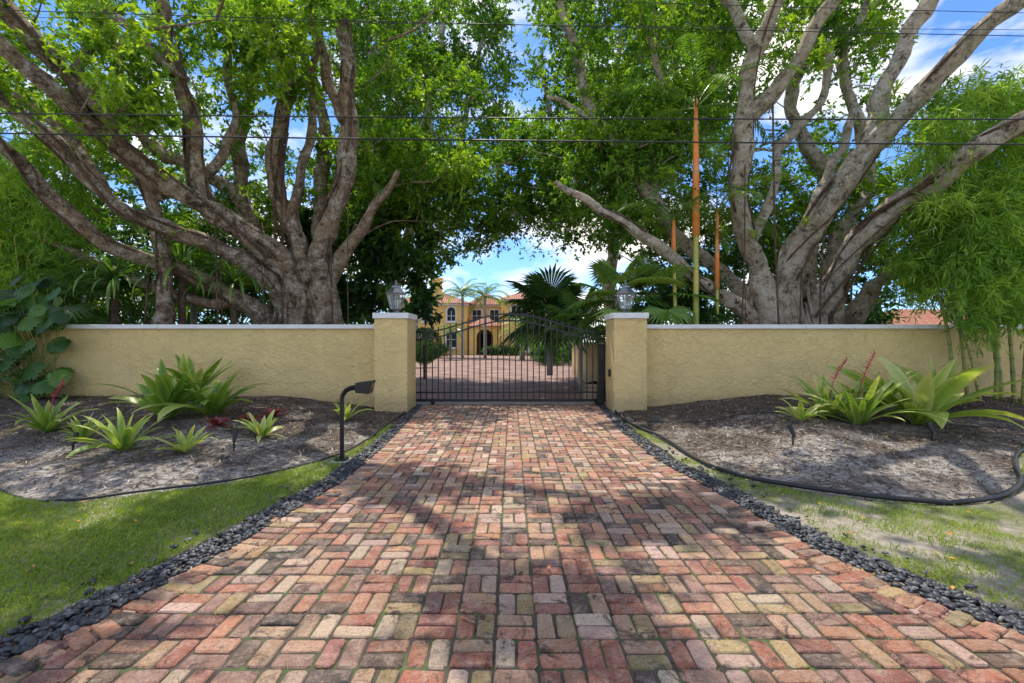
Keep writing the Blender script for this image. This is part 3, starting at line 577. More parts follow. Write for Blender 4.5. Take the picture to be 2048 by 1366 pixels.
# ------------------------------------------------------------ banyans
LL=[
[(630,650,13,60),(590,560,12.8,48),(520,490,12.2,44),(430,425,11.5,42),(340,368,10.8,42),(255,305,10.1,40),(160,232,9.4,38),(75,155,8.8,36),(-20,75,8.2,34),(-150,-20,7.6,30)],
[(600,650,13,56),(540,560,12.6,44),(440,495,12,36),(330,458,11.3,34),(235,410,10.6,32),(150,330,10,30),(60,245,9.3,28),(-30,170,8.8,26),(-150,80,8.2,20)],
[(560,660,13,56),(480,598,12.7,44),(390,555,12.1,38),(300,520,11.5,34),(200,478,10.8,32),(100,400,10.2,30),(35,315,9.6,28),(-20,250,9.2,26),(-120,150,9,20)],
[(600,600,12.9,46),(570,525,12.5,42),(500,470,12,36),(425,425,11.6,34),(400,370,11.3,36),(385,290,11,36),(383,220,10.8,34),(362,165,10.6,30),(342,95,10.4,28),(320,10,10.2,24),(300,-80,10,20)],
[(650,650,12.9,56),(640,540,12.6,46),(662,440,12.2,40),(690,350,12,38),(702,270,11.9,38),(694,190,11.7,34),(690,100,11.5,32),(675,0,11.3,28),(640,-100,11,22)],
[(630,620,13.1,50),(605,500,13,42),(562,420,12.8,36),(550,330,12.6,34),(562,240,12.4,32),(578,150,12.2,28),(540,50,12,26),(480,-50,12,20)],
[(650,600,12.9,44),(680,520,12.7,32),(735,440,12.4,24),(775,380,12.3,18),(800,340,12.2,10)],
[(590,600,13.6,46),(520,470,13.8,38),(470,390,14,32),(385,335,14,28),(300,290,14,26),(250,190,14,24),(200,40,14,20),(150,-60,14,16)],
[(560,560,13.6,44),(490,430,14,34),(480,300,14.2,28),(500,180,14.2,22),(520,50,14,18)],
[(650,560,13.5,40),(640,400,14,32),(650,280,14.2,28),(620,150,14.4,24),(590,0,14.4,18)],
[(330,400,10.9,26),(290,350,10.5,32),(235,290,10,34),(190,220,9.6,36),(130,140,9.2,40),(60,65,8.8,40),(-20,-20,8.4,38)],
[(322,660,11.6,36),(328,560,11.5,28),(322,470,11.3,26),(300,390,11,24),(270,330,10.6,20)],
[(365,165,10.6,22),(330,125,10.4,24),(270,65,10.1,22),(190,5,9.8,20),(120,-60,9.5,16)],
[(235,410,10.6,20),(160,300,10.9,20),(60,210,11,20),(-40,130,11,16)],
[(690,240,11.8,22),(650,150,12,22),(640,60,12,20),(610,-40,12,16)],
[(675,10,11.3,30),(740,-110,11.4,28),(860,-230,11.2,24),(1000,-340,10.8,18),(1100,-450,10.2,10)],  # limb above the view, added to cast shadow streaks on the driveway
[(620,560,12.7,40),(590,440,12.6,26),(600,340,12.5,20),(630,250,12.4,18),(620,150,12.3,14),(650,40,12.2,12)],
[(480,598,12.7,40),(430,610,12.4,26),(370,590,12.2,22),(260,560,12,20),(150,500,11.6,16),(60,470,11.4,12)],
[(405,360,11.3,22),(450,300,11.4,20),(470,220,11.5,18),(455,120,11.5,16),(470,20,11.5,14)],
[(155,235,9.4,24),(150,150,9.6,20),(200,60,9.8,18),(210,-30,10,14)],
[(740,-110,11.4,26),(820,-300,10.2,24),(900,-520,9,18),(950,-700,8.2,10)]]  # another unseen overhead limb, added for driveway shadows
LR=[
[(1640,660,12.8,76),(1660,580,12.2,54),(1705,505,11.6,50),(1770,435,10.9,52),(1855,370,10.1,52),(1950,300,9.4,50),(2060,240,8.8,48),(2200,160,8.2,40)],
[(1570,650,12.8,76),(1580,560,12.4,56),(1605,480,12,50),(1650,420,11.6,48),(1700,355,11.1,48),(1750,290,10.7,46),(1830,195,10.1,42),(1935,90,9.4,38),(2040,0,8.8,36),(2150,-100,8.3,30)],
[(1735,310,10.8,40),(1758,240,10.8,40),(1760,190,10.8,36),(1795,110,10.7,34),(1850,20,10.6,32),(1900,-70,10.5,26)],
[(1545,650,12.7,66),(1520,560,12.5,44),(1495,470,12.2,40),(1476,380,12,40),(1482,290,11.8,42),(1492,200,11.6,38),(1512,105,11.4,34),(1550,10,11.2,30),(1590,-80,11,24)],
[(1490,240,11.7,34),(1545,185,11.4,32),(1600,110,11.1,30),(1650,30,10.9,28),(1700,-70,10.7,22)],
[(1540,650,12.9,50),(1450,598,12.6,32),(1390,555,12.3,28),(1325,500,12,24),(1250,445,11.7,20),(1180,412,11.5,18),(1115,362,11.3,12)],
[(1560,640,13.3,50),(1480,580,13.4,34),(1400,510,13.6,30),(1330,440,13.8,30),(1270,350,14,28),(1225,280,14.1,26),(1180,215,14.2,22),(1160,140,14.3,20),(1130,40,14.4,18),(1100,-60,14.4,14)],
[(1600,600,13.4,50),(1620,470,13.8,36),(1650,360,14,30),(1600,260,14.2,28),(1580,180,14.4,24),(1640,80,14.4,20),(1650,-40,14.4,16)],
[(1640,600,13.5,40),(1690,450,14,30),(1740,350,14.4,26),(1700,200,14.6,22),(1680,60,14.8,18)],
[(1225,285,14.1,16),(1190,250,14,14),(1130,205,13.8,12),(1090,190,13.6,8)],
[(1330,450,13.7,18),(1300,330,14,18),(1320,200,14.2,16),(1300,60,14.4,12)],
[(1700,640,13,46),(1760,560,13.2,26),(1830,520,13.4,20),(1900,440,13.6,16)],
[(1512,105,11.4,28),(1440,-30,11.3,28),(1290,-170,11.2,24),(1130,-280,10.8,18),(1000,-400,10,10)],  # unseen limb over the driveway, added for its shadow
[(1500,500,12.4,30),(1540,400,12.6,22),(1560,300,12.6,20),(1640,200,12.6,18),(1660,80,12.6,14)],
[(1600,470,12,26),(1640,380,12.4,22),(1700,250,12.8,18),(1690,120,13,16),(1740,-20,13,12)],
[(1440,-30,11.3,26),(1380,-250,10,24),(1300,-500,8.8,18),(1240,-700,8,10)]]  # stout limb out of view, added to shade the driveway
def filt(C,fn):
    px,py=pix(C); return C[~fn(px,py,C)]
def crown(name,C,mat,ntw=15,nlf=13,L=.145,W=.072,R=(.45,.85),cvar=None):
    V,Fq,va=clumpleaves(C,rng.uniform(*R,len(C)),ntw,nlf,L,W,cvar=cvar); return npmesh(name,V,Fq,mat,var=va)
def ell(n,c,r,inner=.4):
    d=unit(rng.normal(size=(n*2,3))); u=rng.uniform(inner,1,n*2)**.7; p=np.array(c)+d*u[:,None]*np.array(r); return p[p[:,2]>3.6][:n]
skyhole=lambda px,py,C:((px>1010)&(px<1080)&(py<120)&(py>-90))|((px>1000)&(px<1110)&(py>475))|((px>1790)&(py<230)&(py>-50))|((px>830)&(px<1105)&(py>535))
def droots(rm,LS,n):
    for _ in range(n*4):
        l=random.choice(LS); a=P(*random.choice(l[:-1])[:3])
        if a[1]<11.4 or a[2]<2.6: continue
        g_=np.array([a[0]+random.uniform(-.3,.3),a[1]+random.uniform(-.1,.2),.1]); rm.tube(catmull([a,(a+g_)/2+np.array([random.uniform(-.1,.1),0,0]),g_],.3),random.uniform(.01,.028),5)
def dense(C): return np.concatenate([C,C+rng.normal(size=C.shape)*.12])
# left
mb=MB(); nodes=[]; limbs(mb,LL,nodes=nodes); rootmass(mb,-5.9,13.0,1.7,(2.0,4.2),60,1.0)
rm=MB(); vines(rm,LL,[0,0,1,1,2,3,3,4,5,10,10,11],5); droots(rm,LL[:6],8)
C=ell(350,(-8.3,15.8,9.5),(8,3.6,6.3))
shade_clumps=dense(regions([(780,860,-280,-200,10.5,11.5,6),(960,1080,-430,-320,10.3,11,6),(860,960,-620,-480,8.4,9.2,6),(600,700,-300,-200,9.5,10.5,5),(420,640,-620,-300,8,9.5,8)]))  # leaf clumps above the view, added to dapple the ground below
C=np.concatenate([C,shade_clumps,regions([(690,960,340,520,14,18,84),(860,1010,400,500,15,18,26),(-50,330,-40,250,8.5,12.5,42),(440,620,60,260,11,12.5,22),(680,940,270,370,12,14,40),(330,700,-60,60,9.5,12,26),(-200,600,-400,-60,8,13,24),(0,250,200,420,12,15,36),(250,330,90,260,9.8,10.6,8)])])
C=filt(C,skyhole); grow(mb,nodes,C)
cv=np.clip(.18+.52*rng.random(len(C))+.2*(C[:,1]<13.5),0,1)
a_=mb.obj('trunk',M['bark'],True); a2=rm.obj('aerial_roots',M['root'],True); c_=crown('crown',C,M['leaf'],cvar=cv)
thing('banyan_tree',(-5.9,13.2,0),'huge banyan with twisting brown limbs and hanging roots behind wall','tree',[a_,a2,c_])
# right
mb=MB(); nodes=[]; limbs(mb,LR,nodes=nodes); rootmass(mb,8.0,13.0,2.7,(1.6,3.6),84,1.0)
rm=MB(); vines(rm,LR,[0,0,0,1,3,5],4); droots(rm,LR[:5],6)
C=ell(330,(8.4,15.8,9.5),(7.8,3.6,6.3))
shade_clumps=dense(regions([(1120,1260,-330,-200,10.5,11.3,7),(1250,1340,-600,-450,8.2,9.2,6),(1500,1620,-500,-380,8,9,6),(1700,1900,-560,-350,7.6,9,7)]))  # unseen overhead clumps on this side, added for dappled shade
C=np.concatenate([C,shade_clumps,regions([(1100,1340,250,470,13,17,92),(970,1120,250,460,14.5,18,78),(1060,1500,-60,200,13,15,46),(1550,1830,-100,120,11.5,14,34),(1300,1900,-350,-60,10,14,18),(1230,1420,180,330,13,15,25),(1500,1760,300,520,14,16,44)])])
C=filt(C,skyhole); grow(mb,nodes,C); cv=np.clip(.16+.52*rng.random(len(C))+.2*(C[:,1]<13.5),0,1)
thing('banyan_tree',(8,13.2,0),'huge banyan with smooth pale grey limbs behind the wall','tree',[mb.obj('trunk',M['bark_light'],True),rm.obj('aerial_roots',M['root'],True),crown('crown',C,M['leaf'],cvar=cv)])
# background ficus trees
def bgtree(bxp,by_,trunks,reg,lab,dY):
    trunks=[[(a,b_,c_+dY,d_) for a,b_,c_,d_ in l] for l in trunks]; reg=[(a,b_,c_,d_,e_+dY,f_+dY,g_) for a,b_,c_,d_,e_,f_,g_ in reg]
    mb=MB(); nodes=[]; limbs(mb,trunks,8,.06,nodes,4,.4); C=filt(regions(reg),skyhole); grow(mb,nodes,C,.02,.012); cv=np.clip(.15+.5*rng.random(len(C)),0,1)
    thing('ficus_tree',(bxp,by_,0),lab,'tree',[mb.obj('trunk',M['bark_light'],True),crown('crown',C,M['leaf'],14,12,.19,.095,(.6,1.15),cvar=cv)])
bgtree(-5.6,21.5,[[(785,690,17.5,36),(790,560,17.5,30),(800,400,17.5,26),(850,250,17.6,20),(880,100,17.8,16),(900,-40,18,10)],[(790,560,17.5,22),(770,420,17.3,20),(760,260,17.4,18),(740,100,17.6,14),(730,0,17.6,10)],[(800,400,17.5,18),(820,280,17.2,16),(790,150,17,14),(810,20,17,10)],[(800,430,17.5,18),(900,330,17.8,16),(940,200,18,12),(970,60,18,8)],[(790,560,17.5,22),(830,440,17.4,20),(870,340,17.2,16),(850,180,17.2,12)]],
 [(690,1020,-60,330,16.5,20,265),(700,900,300,470,16.5,20,60)],'slender grey-stemmed ficus with airy upright branches',4)
bgtree(4.9,22,[[(1230,690,18,34),(1220,560,18,28),(1230,400,18,24),(1200,250,18,18),(1150,100,18,14),(1120,-20,18,10)],[(1230,400,18,18),(1290,280,18,16),(1330,120,18,12),(1350,0,18,8)],[(1220,330,18,14),(1230,200,18,12),(1240,60,18,8)],[(1225,450,18,18),(1160,360,18,14),(1110,250,18,12),(1080,130,18,8)]],
 [(1060,1480,-60,300,16.5,20.5,295),(1080,1300,300,470,17,20,60)],'slender ficus with pale stems and dense green canopy',4)
# background shrubbery
def shrub(name,C,lab,cat,mat,L=.2,W=.09,R=(.6,1.0),ntw=12,nlf=10,kind=None,droop=0,cv=None):
    V,Fq,va=clumpleaves(C,rng.uniform(*R,len(C)),ntw,nlf,L,W,droop,cvar=cv); o=npmesh(name,V,Fq,mat,var=va); return tag(o,lab,cat,kind=kind)
def boxc(n,x0,x1,y0,y1,z0,z1): return np.stack([rng.uniform(x0,x1,n),rng.uniform(y0,y1,n),rng.uniform(z0,z1,n)],1)
C=np.concatenate([boxc(520,-27,-5.6,17.5,22,.2,7.5),boxc(430,5.6,27,17.5,22,.2,6.5)])
roofhole=lambda px,py,C:(px>1770)&(px<1905)&(py>575)
C=filt(C,roofhole)
shrub('woodland',C,'dense dark tropical greenery behind the garden walls','woodland',M['leaf_dark'],L=.24,W=.11,kind='stuff',cv=rng.uniform(0,.6,len(C)))
def bush(name,reg,base,lab,mat,L,W,R=(.35,.6),ntw=10,nlf=9,droop=0,cv=None,stemmat='root'):
    C=filt(regions(reg),roofhole); V,Fq,va=clumpleaves(C,rng.uniform(*R,len(C)),ntw,nlf,L,W,droop,cvar=(rng.uniform(*cv,len(C)) if cv else None)); lv=npmesh('foliage',V,Fq,mat,var=va)
    mb=MB(); b0=np.array(base,float); nodes=[b0+np.array([0,0,z]) for z in (.1,.5,1.)]; mb.tube(np.array([b0,b0+np.array([0,0,1.])]),.06,7); grow(mb,nodes,C,.012,.006); thing(name,tuple(base),lab,'bush',[lv,mb.obj('stems',M[stemmat],True)])
bush('broadleaf_shrub',[(560,860,420,640,14.4,15.6,80)],(-4.9,15,0),'glossy broad-leaved dark shrub around the banyan trunk',M['leaf_dark'],.3,.13,cv=(0,.8))
bush('broadleaf_shrub',[(1270,1440,560,650,12.2,13.2,34)],(4.2,12.7,0),'rounded dense dark green shrub behind the wall',M['leaf_dark'],.12,.06,cv=(.1,.6),R=(.3,.5),ntw=14)
bush('broadleaf_shrub',[(-60,200,460,650,12.4,13.8,44)],(-12,13.0,0),'bushy green shrub above the yellow wall',M['leaf'],.16,.07,cv=(.2,.7))
# bamboo
def bamboo(culms,reg,lab,base):
    ps=[]
    for (x0,y0,lx,ly,hh,r_) in culms:
        mb=MB(); z0=h1(x0,y0) if y0<10.9 else 0; c=catmull([(x0,y0,z0-.05),(x0+lx*.16,y0+ly*.12,z0+hh*.35),(x0+lx*.45,y0+ly*.45,z0+hh*.7),(x0+lx,y0+ly,z0+hh)],.11); r=np.linspace(r_,r_*.3,len(c)); r=r*(1+.16*(np.arange(len(c))%3==0)); mb.tube(c,r,10); ps.append(mb.obj('culm',M['culm'],True))
    C=filt(regions(reg),roofhole); V,Fq,va=clumpleaves(C,rng.uniform(.4,.7,len(C)),13,13,.2,.03,.35,cvar=rng.uniform(.25,.85,len(C))); ps.append(npmesh('foliage',V,Fq,M['leaf_bam'],var=va))
    mb=MB(); nodes=[np.array([x0+lx*t_,y0+ly*t_,hh*t_**.8]) for (x0,y0,lx,ly,hh,r_) in culms for t_ in (.35,.5,.65,.8,1)]; grow(mb,nodes,C,.008,.003); tw=mb.obj('twigs',M['culm']); tw['kind']='stuff'; ps.append(tw); thing('bamboo_clump',base,lab,'bamboo',ps)
cu=[]
for px in (1912,1935,1962,1992,2003,2030,2046,2085): 
    Yb=random.uniform(9.7,10.45); cu.append(((px-1024)/F*Yb,Yb,random.uniform(-2.2,1.6),random.uniform(-.3,1.6),random.uniform(3.6,5.6),random.uniform(.03,.064)))
bamboo(cu,[(1850,2120,160,420,9.5,12.5,130),(1800,2120,330,600,10.4,13,170),(1890,2110,380,650,9.4,10,56)],'tall yellow-green bamboo clump with feathery leaves before the wall',(10.7,10.2,.25))
cu=[(-12.6+random.uniform(-.6,.6),12+random.uniform(-.4,.4),random.uniform(-1,1.6),random.uniform(-.8,.8),random.uniform(4,6),.03) for _ in range(6)]
bamboo(cu,[(-60,170,250,560,11.2,13,120),(-60,70,520,650,11.2,11.8,20)],'bright green bamboo clump with fine leaves behind the wall',(-12.6,12,0))
# ------------------------------------------------------------ palms
def frond(mb,base,az,L,e0,curve,n=26,ll=.45,w_=.03,var=.5,droop=.5):
    p=np.array(base,float); e=e0; pts=[];ds=[]; seg=14
    for i in range(seg+1):
        d=np.array([math.cos(az)*math.cos(e),math.sin(az)*math.cos(e),math.sin(e)]); pts.append(p.copy()); ds.append(d); p=p+d*L/seg; e-=curve/seg*(.4+1.2*i/seg)
    pts=np.array(pts); mb.tube(pts,np.linspace(.016,.003,seg+1)*max(1,L/2),4,False,var=var); s=np.array([-math.sin(az),math.cos(az),0])
    V=[];f=[];A=[]
    for k in range(n):
        u=.16+.84*k/n; j=u*seg; i=min(seg-1,int(j)); q=pts[i]*(1-(j-i))+pts[i+1]*(j-i); d=ds[i]; l=ll*math.sin(math.pi*(.12+.83*u))*random.uniform(.85,1.1)
        for sg in (-1,1):
            dv=unit(s*sg*1.0+d*.75+np.array([0,0,.15-droop*.3])); wv=unit(np.cross(dv,np.array([0,0,1.])))*w_*.5; m_=q+dv*l*.5; tp=q+dv*l-np.array([0,0,droop*l*.5]); b_=len(V); V+=[q-wv*.5,q+wv*.5,m_+wv,m_-wv,tp]; f+=[(b_,b_+1,b_+2,b_+3),(b_+3,b_+2,b_+4)]; A+=[min(1,max(0,var+random.uniform(-.15,.15)))]*5
    mb.add(V,f,A)
def fan(mb,base,az,e,pet,R,n=22,var=.4,spread=2.1,droop=.35):
    d=np.array([math.cos(az)*math.cos(e),math.sin(az)*math.cos(e),math.sin(e)]); b0=np.array(base,float); hub=b0+d*pet; hub[2]-=pet*.1
    mb.tube(np.array([b0,(b0+hub)/2+np.array([0,0,.03]),hub]),.014,4,False,var=var); s=np.array([-math.sin(az),math.cos(az),0]); d2=d.copy(); d2[2]-=.25; d2=unit(d2); nn=np.cross(s,d2); V=[];f=[];A=[]
    for k in range(n):
        a=(k/(n-1)-.5)*2*spread; dv=d2*math.cos(a)+s*math.sin(a); w2=R*math.tan(spread/(n-1))*.85; sv=-d2*math.sin(a)+s*math.cos(a); l=R*(1-.12*abs(a)/spread)*random.uniform(.9,1.06)
        b_=len(V); m_=hub+dv*l*.62; tp=hub+dv*l-np.array([0,0,droop*l*.5]); V+=[hub,m_-sv*w2*.62-nn*w2*.25,m_+nn*w2*.25,m_+sv*w2*.62-nn*w2*.25,tp]; f+=[(b_,b_+1,b_+2),(b_,b_+2,b_+3),(b_+1,b_+4,b_+2),(b_+2,b_+4,b_+3)]; A+=[min(1,max(0,var+random.uniform(-.15,.15)))]*5
    mb.add(V,f,A)
def pinpalm(base,hh,r_,nf,L,lab,mat='palmtrunk',ll=.5,lean=(0,0),name='palm_tree',shaft=None,curve=1.9,var=.45):
    b0=np.array(base,float); tp=b0+np.array([lean[0],lean[1],hh]); c=catmull([b0,(b0+tp)/2+np.array([lean[0]*-.1,0,0]),tp],.3); mb=MB(); mb.tube(c,np.linspace(r_,r_*.8,len(c)),10); ps=[mb.obj('trunk',M[mat],True)]
    if shaft:
        mb=MB(); mb.tube(np.array([tp,tp+np.array([0,0,shaft*.5]),tp+np.array([0,0,shaft])]),[r_*1.15,r_*1.0,r_*.5],10); ps.append(mb.obj('crownshaft',M['orange'],True)); tp=tp+np.array([0,0,shaft*.93])
    mb=MB()
    for i in range(nf):
        u=i/nf; frond(mb,tp,i*2.4,L*random.uniform(.85,1.1),math.radians(5+70*u+random.uniform(-8,8)),curve*random.uniform(.8,1.1),ll=ll,var=var+random.uniform(-.2,.2),w_=.04 if L<3 else .07)
    ps.append(mb.obj('crown',M['palm'])); return thing(name,tuple(base),lab,'palm',ps)
def fanpalm(base,hh,r_,nf,pet,R,lab,var=.4,name='fan_palm'):
    b0=np.array(base,float); tp=b0+np.array([0,0,hh]); mb=MB(); mb.tube(catmull([b0,b0*.5+tp*.5,tp],.3),r_,9); ps=[mb.obj('trunk',M['palmtrunk'],True)]; mb=MB()
    for i in range(nf):
        u=i/nf; fan(mb,tp+np.array([0,0,random.uniform(-.2,.1)]),i*2.4+random.uniform(-.2,.2),math.radians(-35+115*u),pet*random.uniform(.7,1.15),R*random.uniform(.8,1.1),n=26,var=var+random.uniform(-.2,.25))
    ps.append(mb.obj('crown',M['palm'])); return thing(name,tuple(base),lab,'palm',ps)
# lipstick palms
pinpalm((4.85,12.0,0),4.4,.085,9,2.6,'slender palm with vivid orange crownshaft and ringed green stem','stemgreen',shaft=3.6,name='lipstick_palm',var=.6)
pinpalm((4.4,12.1,0),3.7,.06,8,2.2,'slender palm with vivid orange crownshaft and ringed green stem','stemgreen',shaft=1.2,lean=(-.1,0),name='lipstick_palm',var=.6)
pinpalm((5.5,12.2,0),3.0,.055,9,2.2,'slender yellow-green palm stem with short orange crownshaft','stemgreen',shaft=2.2,name='lipstick_palm',var=.7)
# fan palms right of opening
fanpalm((3.0,13.0,0),2.9,.06,15,.8,.9,'fan palm with wide drooping pleated leaves behind the pillar',.75)
fanpalm((4.1,12.7,0),2.9,.06,14,.8,.9,'fan palm with wide drooping pleated leaves behind the wall',.75)
fanpalm((2.2,14.6,0),2.2,.07,14,.7,.9,'fan palm with wide drooping pleated leaves beside the gate',.6)
fanpalm((1.45,17.5,.3),2.4,.12,24,.9,1.4,'dark green fan palm with heavy hanging skirt of leaves',.2)
fanpalm((-9.8,14,0),3.4,.08,14,.8,1.2,'fan palm with long drooping leaf segments behind the wall',.45)
fanpalm((-7.9,15,0),3.2,.08,12,.8,1.1,'fan palm with long drooping leaf segments behind the wall',.4)
fanpalm((-11.2,11.9,0),2.8,.06,13,.7,.9,'fan palm with dark spiky leaves above the wall',.3)
# screw pine
for (x,y,z) in ((-10.3,11.8,3.2),(-8.7,12.0,3.5),(-7.7,12.6,3.2)):
    mb=MB(); 
    for i in range(60): strap(mb,(x,y,z),i*2.4,random.uniform(1.0,1.8),.07,math.radians(random.uniform(-10,75)),random.uniform(1.6,2.6),random.uniform(.1,.7))
    lv=mb.obj('leaves',M['palm'],True); mb=MB(); mb.tube(np.array([(x,y,0),(x,y,z*.5),(x,y,z+.1)]),.09,8); thing('screw_pine',(x,y,0),'screw pine with long drooping dark strap leaves behind wall','plant',[mb.obj('trunk',M['root'],True),lv])
# air plants on limbs
for q in ((1775,195,10.5),(1750,250,10.5),(295,475,11.3),(1600,455,11.8),(1500,480,12)):
    x,y,z=P(*q); mb=MB()
    for i in range(16): strap(mb,(x,y-.2,z),i*2.4,random.uniform(.25,.5),.03,math.radians(random.uniform(0,80)),1.2,random.uniform(.4,.8),6)
    o=mb.obj('air_plant',M['brom'],True); tag(o,'spiky green air plant perched on a banyan limb','air plant','air plants on the banyan limbs')
# courtyard palms
pinpalm((-5.0,46,0),6.2,.17,17,3.0,'slender courtyard palm with feathery crown before yellow house',ll=.9,var=.6)
pinpalm((-2.6,44,0),5.8,.17,17,3.0,'slender courtyard palm with feathery crown before yellow house',ll=.9,var=.6)
pinpalm((-5.4,40,0),2.4,.12,14,1.6,'short feathery palm beside the courtyard',ll=.5)
pinpalm((.9,40,0),2.6,.25,26,2.3,'stocky date palm with rough trunk in the courtyard',ll=.55,curve=1.6,var=.75)
pinpalm((-9.6,46,0),6.8,.15,16,3.0,'tall feathery palm beside the yellow house',ll=.9,var=.6)
# topiary ball + hedges
def ball(x,y,z,r,lab):
    d=unit(rng.normal(size=(5200,3))); p=np.array([x,y,z])+d*r*rng.uniform(.86,1.03,(5200,1)); dd=unit(d+rng.normal(size=d.shape)*.7); V,Fq=leafquads(p,dd,rng.uniform(.05,.09,5200),rng.uniform(.03,.045,5200),unit(rng.normal(size=d.shape)+d)); lv=npmesh('foliage',V,Fq,M['leaf_dark'],var=np.repeat(np.clip(rng.normal(.45,.2,5200),0,1),4)); mb=MB(); mb.tube(np.array([(x,y,0),(x,y,z)]),.06,7); thing('topiary_bush',(x,y,0),lab,'bush',[lv,mb.obj('trunk',M['root'])])
ball(-3.75,19.5,1.45,.72,'clipped round green topiary bush in the courtyard'); ball(-5.4,28,1.0,.8,'clipped round green bush in the courtyard')
for (x0,x1,y0,y1,z1) in ((-12,-6,44,46,1.2),(-3.2,1,52,53,1.0),(1.8,5,30,44,1.6),(-13,-9,30,40,2.5)):
    C=boxc(int(60+6*(x1-x0)*(y1-y0)),x0,x1,y0,y1,.2,z1); shrub('hedge',C,'low leafy green hedge edging the courtyard','hedge',M['leaf_dark'],.16,.08,(.3,.5),10,8)
# planter and inner wall
mb=MB(); 
for k in range(5):
    n=26
    for i in range(n):
        a0=math.pi*.5+math.pi*(i+ (k%2)*.5)/n; r=3.0; cx,cy=4.9,16.5; x=cx+r*math.cos(a0)*.95; y=cy-4.5*math.sin(a0-math.pi*.5)+random.uniform(-.03,.03)
        mb.box(x-.17+random.uniform(-.02,.02),x+.17,y-.17,y+.17,k*.1,k*.1+.095)
tag(mb.obj('stone_planter',M['stone'],bevel=.01),'low curved stacked stone planter edging the courtyard','planter')
mb=MB(); mb.box(2.9,3.1,13.2,22,-.1,1.5); w1=mb.obj('wall_body',M['stucco']); mb=MB(); mb.box(2.86,3.14,13.16,22.04,1.5,1.58); w2=mb.obj('coping',M['cap']); thing('garden_wall',(3,17,0),'short yellow stucco side wall inside the gate','wall',[w1,w2])
# ------------------------------------------------------------ house
def roofhip(x0,x1,y0,y1,z0,z1,ov=.5):
    x0-=ov;x1+=ov;y0-=ov;y1+=ov; mb=MB(); w_=min(x1-x0,y1-y0)/2
    if x1-x0>y1-y0: r1=(x0+w_,(y0+y1)/2,z1); r2=(x1-w_,(y0+y1)/2,z1); f=[(0,1,5,4),(2,3,4,5),(1,2,5),(3,0,4),(0,3,2,1)]
    else: r1=((x0+x1)/2,y0+w_,z1); r2=((x0+x1)/2,y1-w_,z1); f=[(0,1,4),(1,2,5,4),(2,3,5),(3,0,4,5),(0,3,2,1)]
    mb.add([(x0,y0,z0),(x1,y0,z0),(x1,y1,z0),(x0,y1,z0),r1,r2],f); return mb
house=[]
def blk(x0,x1,y0,y1,z1,rz):
    mb=MB(); mb.box(x0,x1,y0,y1,-.1,z1-.003); house.append(mb.obj('wall',M['stucco_house'])); house.append(roofhip(x0,x1,y0,y1,z1,rz).obj('roof',M['tile'])); mb=MB(); mb.box(x0-.2,x1+.2,y0-.2,y0-.003,z1-.28,z1-.004); house.append(mb.obj('cornice',M['white']))
blk(-15,-5.6,57,67,6.4,8.6); blk(-5.59,-1.3,59.5,67,6.4,8.2); blk(-1.29,8,54,66,6.6,8.6)
mb=MB(); mb.box(-10.4,-9.2,59,60.2,6.3,9.6); mb.box(-10.55,-9.05,58.85,60.35,9.6,9.85); house.append(mb.obj('chimney',M['stucco_house']))
def win(x,z,yf,w_,h_,arch=False):
    mb=MB(); mg=MB(); n=12
    def outline(g):
        w2=w_/2+g
        if arch: return [(x-w2,z-g),(x+w2,z-g)]+[(x+w2*math.cos(a),z+h_+ w2*math.sin(a)) for a in np.linspace(0,math.pi,n)]
        return [(x-w2,z-g),(x+w2,z-g),(x+w2,z+h_+g),(x-w2,z+h_+g)]
    o1=outline(.16); o0=outline(0); k=len(o0)
    mb.add([(a,yf-.06,b_) for a,b_ in o1]+[(a,yf-.06,b_) for a,b_ in o0]+[(a,yf,b_) for a,b_ in o1]+[(a,yf,b_) for a,b_ in o0],[(i,(i+1)%k,k+(i+1)%k,k+i) for i in range(k)]+[(i,2*k+i,2*k+(i+1)%k,(i+1)%k) for i in range(k)]+[(k+i,k+(i+1)%k,3*k+(i+1)%k,3*k+i) for i in range(k)])
    mb.box(x-.03,x+.03,yf-.05,yf-.02,z,z+h_); mb.box(x-w_/2,x+w_/2,yf-.048,yf-.021,z+h_*.5-.03,z+h_*.5+.03); mb.box(x-w_/2-.2,x+w_/2+.2,yf-.14,yf-.061,z-.28,z-.17)
    mg.add([(a,yf-.015,b_) for a,b_ in o0],[tuple(range(k))]); g_=mg.obj('window',M['glassdark']); fr=mb.obj('frame',M['white']); fr.parent=g_; house.append(g_)
for x in (-12.9,-10.7,-7.6): win(x,4.2,57,1.0,1.2,True)
for x in (-12.9,-10.7,-7.6): win(x,.9,57,1.2,1.9)
for x in (-4.6,-2.3): win(x,4.2,59.5,1.1,1.5)
for x in (.5,3.2,6): win(x,4.3,54,1.1,1.5)
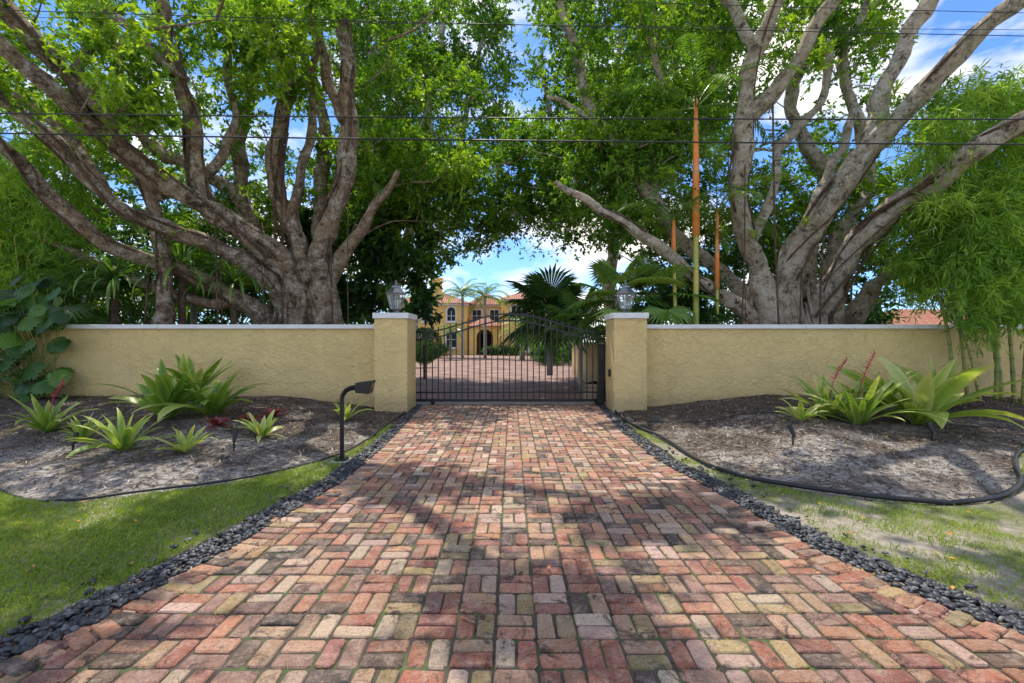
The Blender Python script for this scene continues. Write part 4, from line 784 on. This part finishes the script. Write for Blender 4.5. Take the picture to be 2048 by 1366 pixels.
for x in (1.2,3.6): win(x,.5,54,1.4,1.9,True)
mb=MB(); xa,xb,yp,zt=-5.2,-1.4,55.2,3.5; ax,ar=-3.3,1.0
n=14; arc=[(ax+ar*math.cos(a),2.1+ar*math.sin(a)) for a in np.linspace(math.pi,0,n)]
v=[(xa,yp,0),(ax-ar,yp,0)]+[(a,yp,b_) for a,b_ in arc]+[(ax+ar,yp,0),(xb,yp,0),(xb,yp,zt),(xa,yp,zt)]; k=len(v)
mb.add(v,[(0,1,2,k-1)]+[(i,i+1,k-1) if i<2+n//2 else (i,i+1,k-2) for i in range(2,1+n)]+[(2+n//2,k-2,k-1)]+[(1+n,2+n,3+n,k-2)])
mb.box(xa,xa+.02,yp+.01,59.4,0,zt); mb.box(xb-.02,xb,yp+.01,59.4,0,zt); porch=mb.obj('porch',M['stucco_house']); house.append(porch)
rf=roofhip(xa,xb,yp,59.3,zt+.004,4.7,.4).obj('porch_roof',M['tile']); house.append(rf)
mb=MB(); mb.box(-4.1,-2.5,59.3,59.45,0,2.6); house.append(mb.obj('door',plain('dark_wood',(.05,.03,.02),.5)))
thing('yellow_house',(-3,60,0),'two-storey yellow stucco house with terracotta tile roof','house',house)
mb=MB(); mb.box(28,44,34,42,-.1,2.6); w_=mb.obj('wall',M['stucco_house']); r_=roofhip(28,44,34,42,2.604,4.3).obj('roof',M['tile']); thing('neighbour_house',(36,38,0),'low house with red tile roof beyond the wall','house',[w_,r_])
# ------------------------------------------------------------ power lines
def wire(yl,yr,Yd,r_):
    a=P(-900,yl-(yr-yl)*.44,Yd); b_=P(2950,yr+(yr-yl)*.44,Yd); pts=[a+(b_-a)*u-np.array([0,0,.1*4*u*(1-u)]) for u in np.linspace(0,1,24)]; mb=MB(); mb.tube(np.array(pts),r_,6); tag(mb.obj('power_line',M['hose'],True),'thin black overhead power line crossing above the gate','power line','overhead power lines')
wire(218,230,7.5,.011); wire(258,280,7.5,.013); wire(12,64,8,.007); wire(-45,18,8,.006); wire(26,52,8.4,.005)
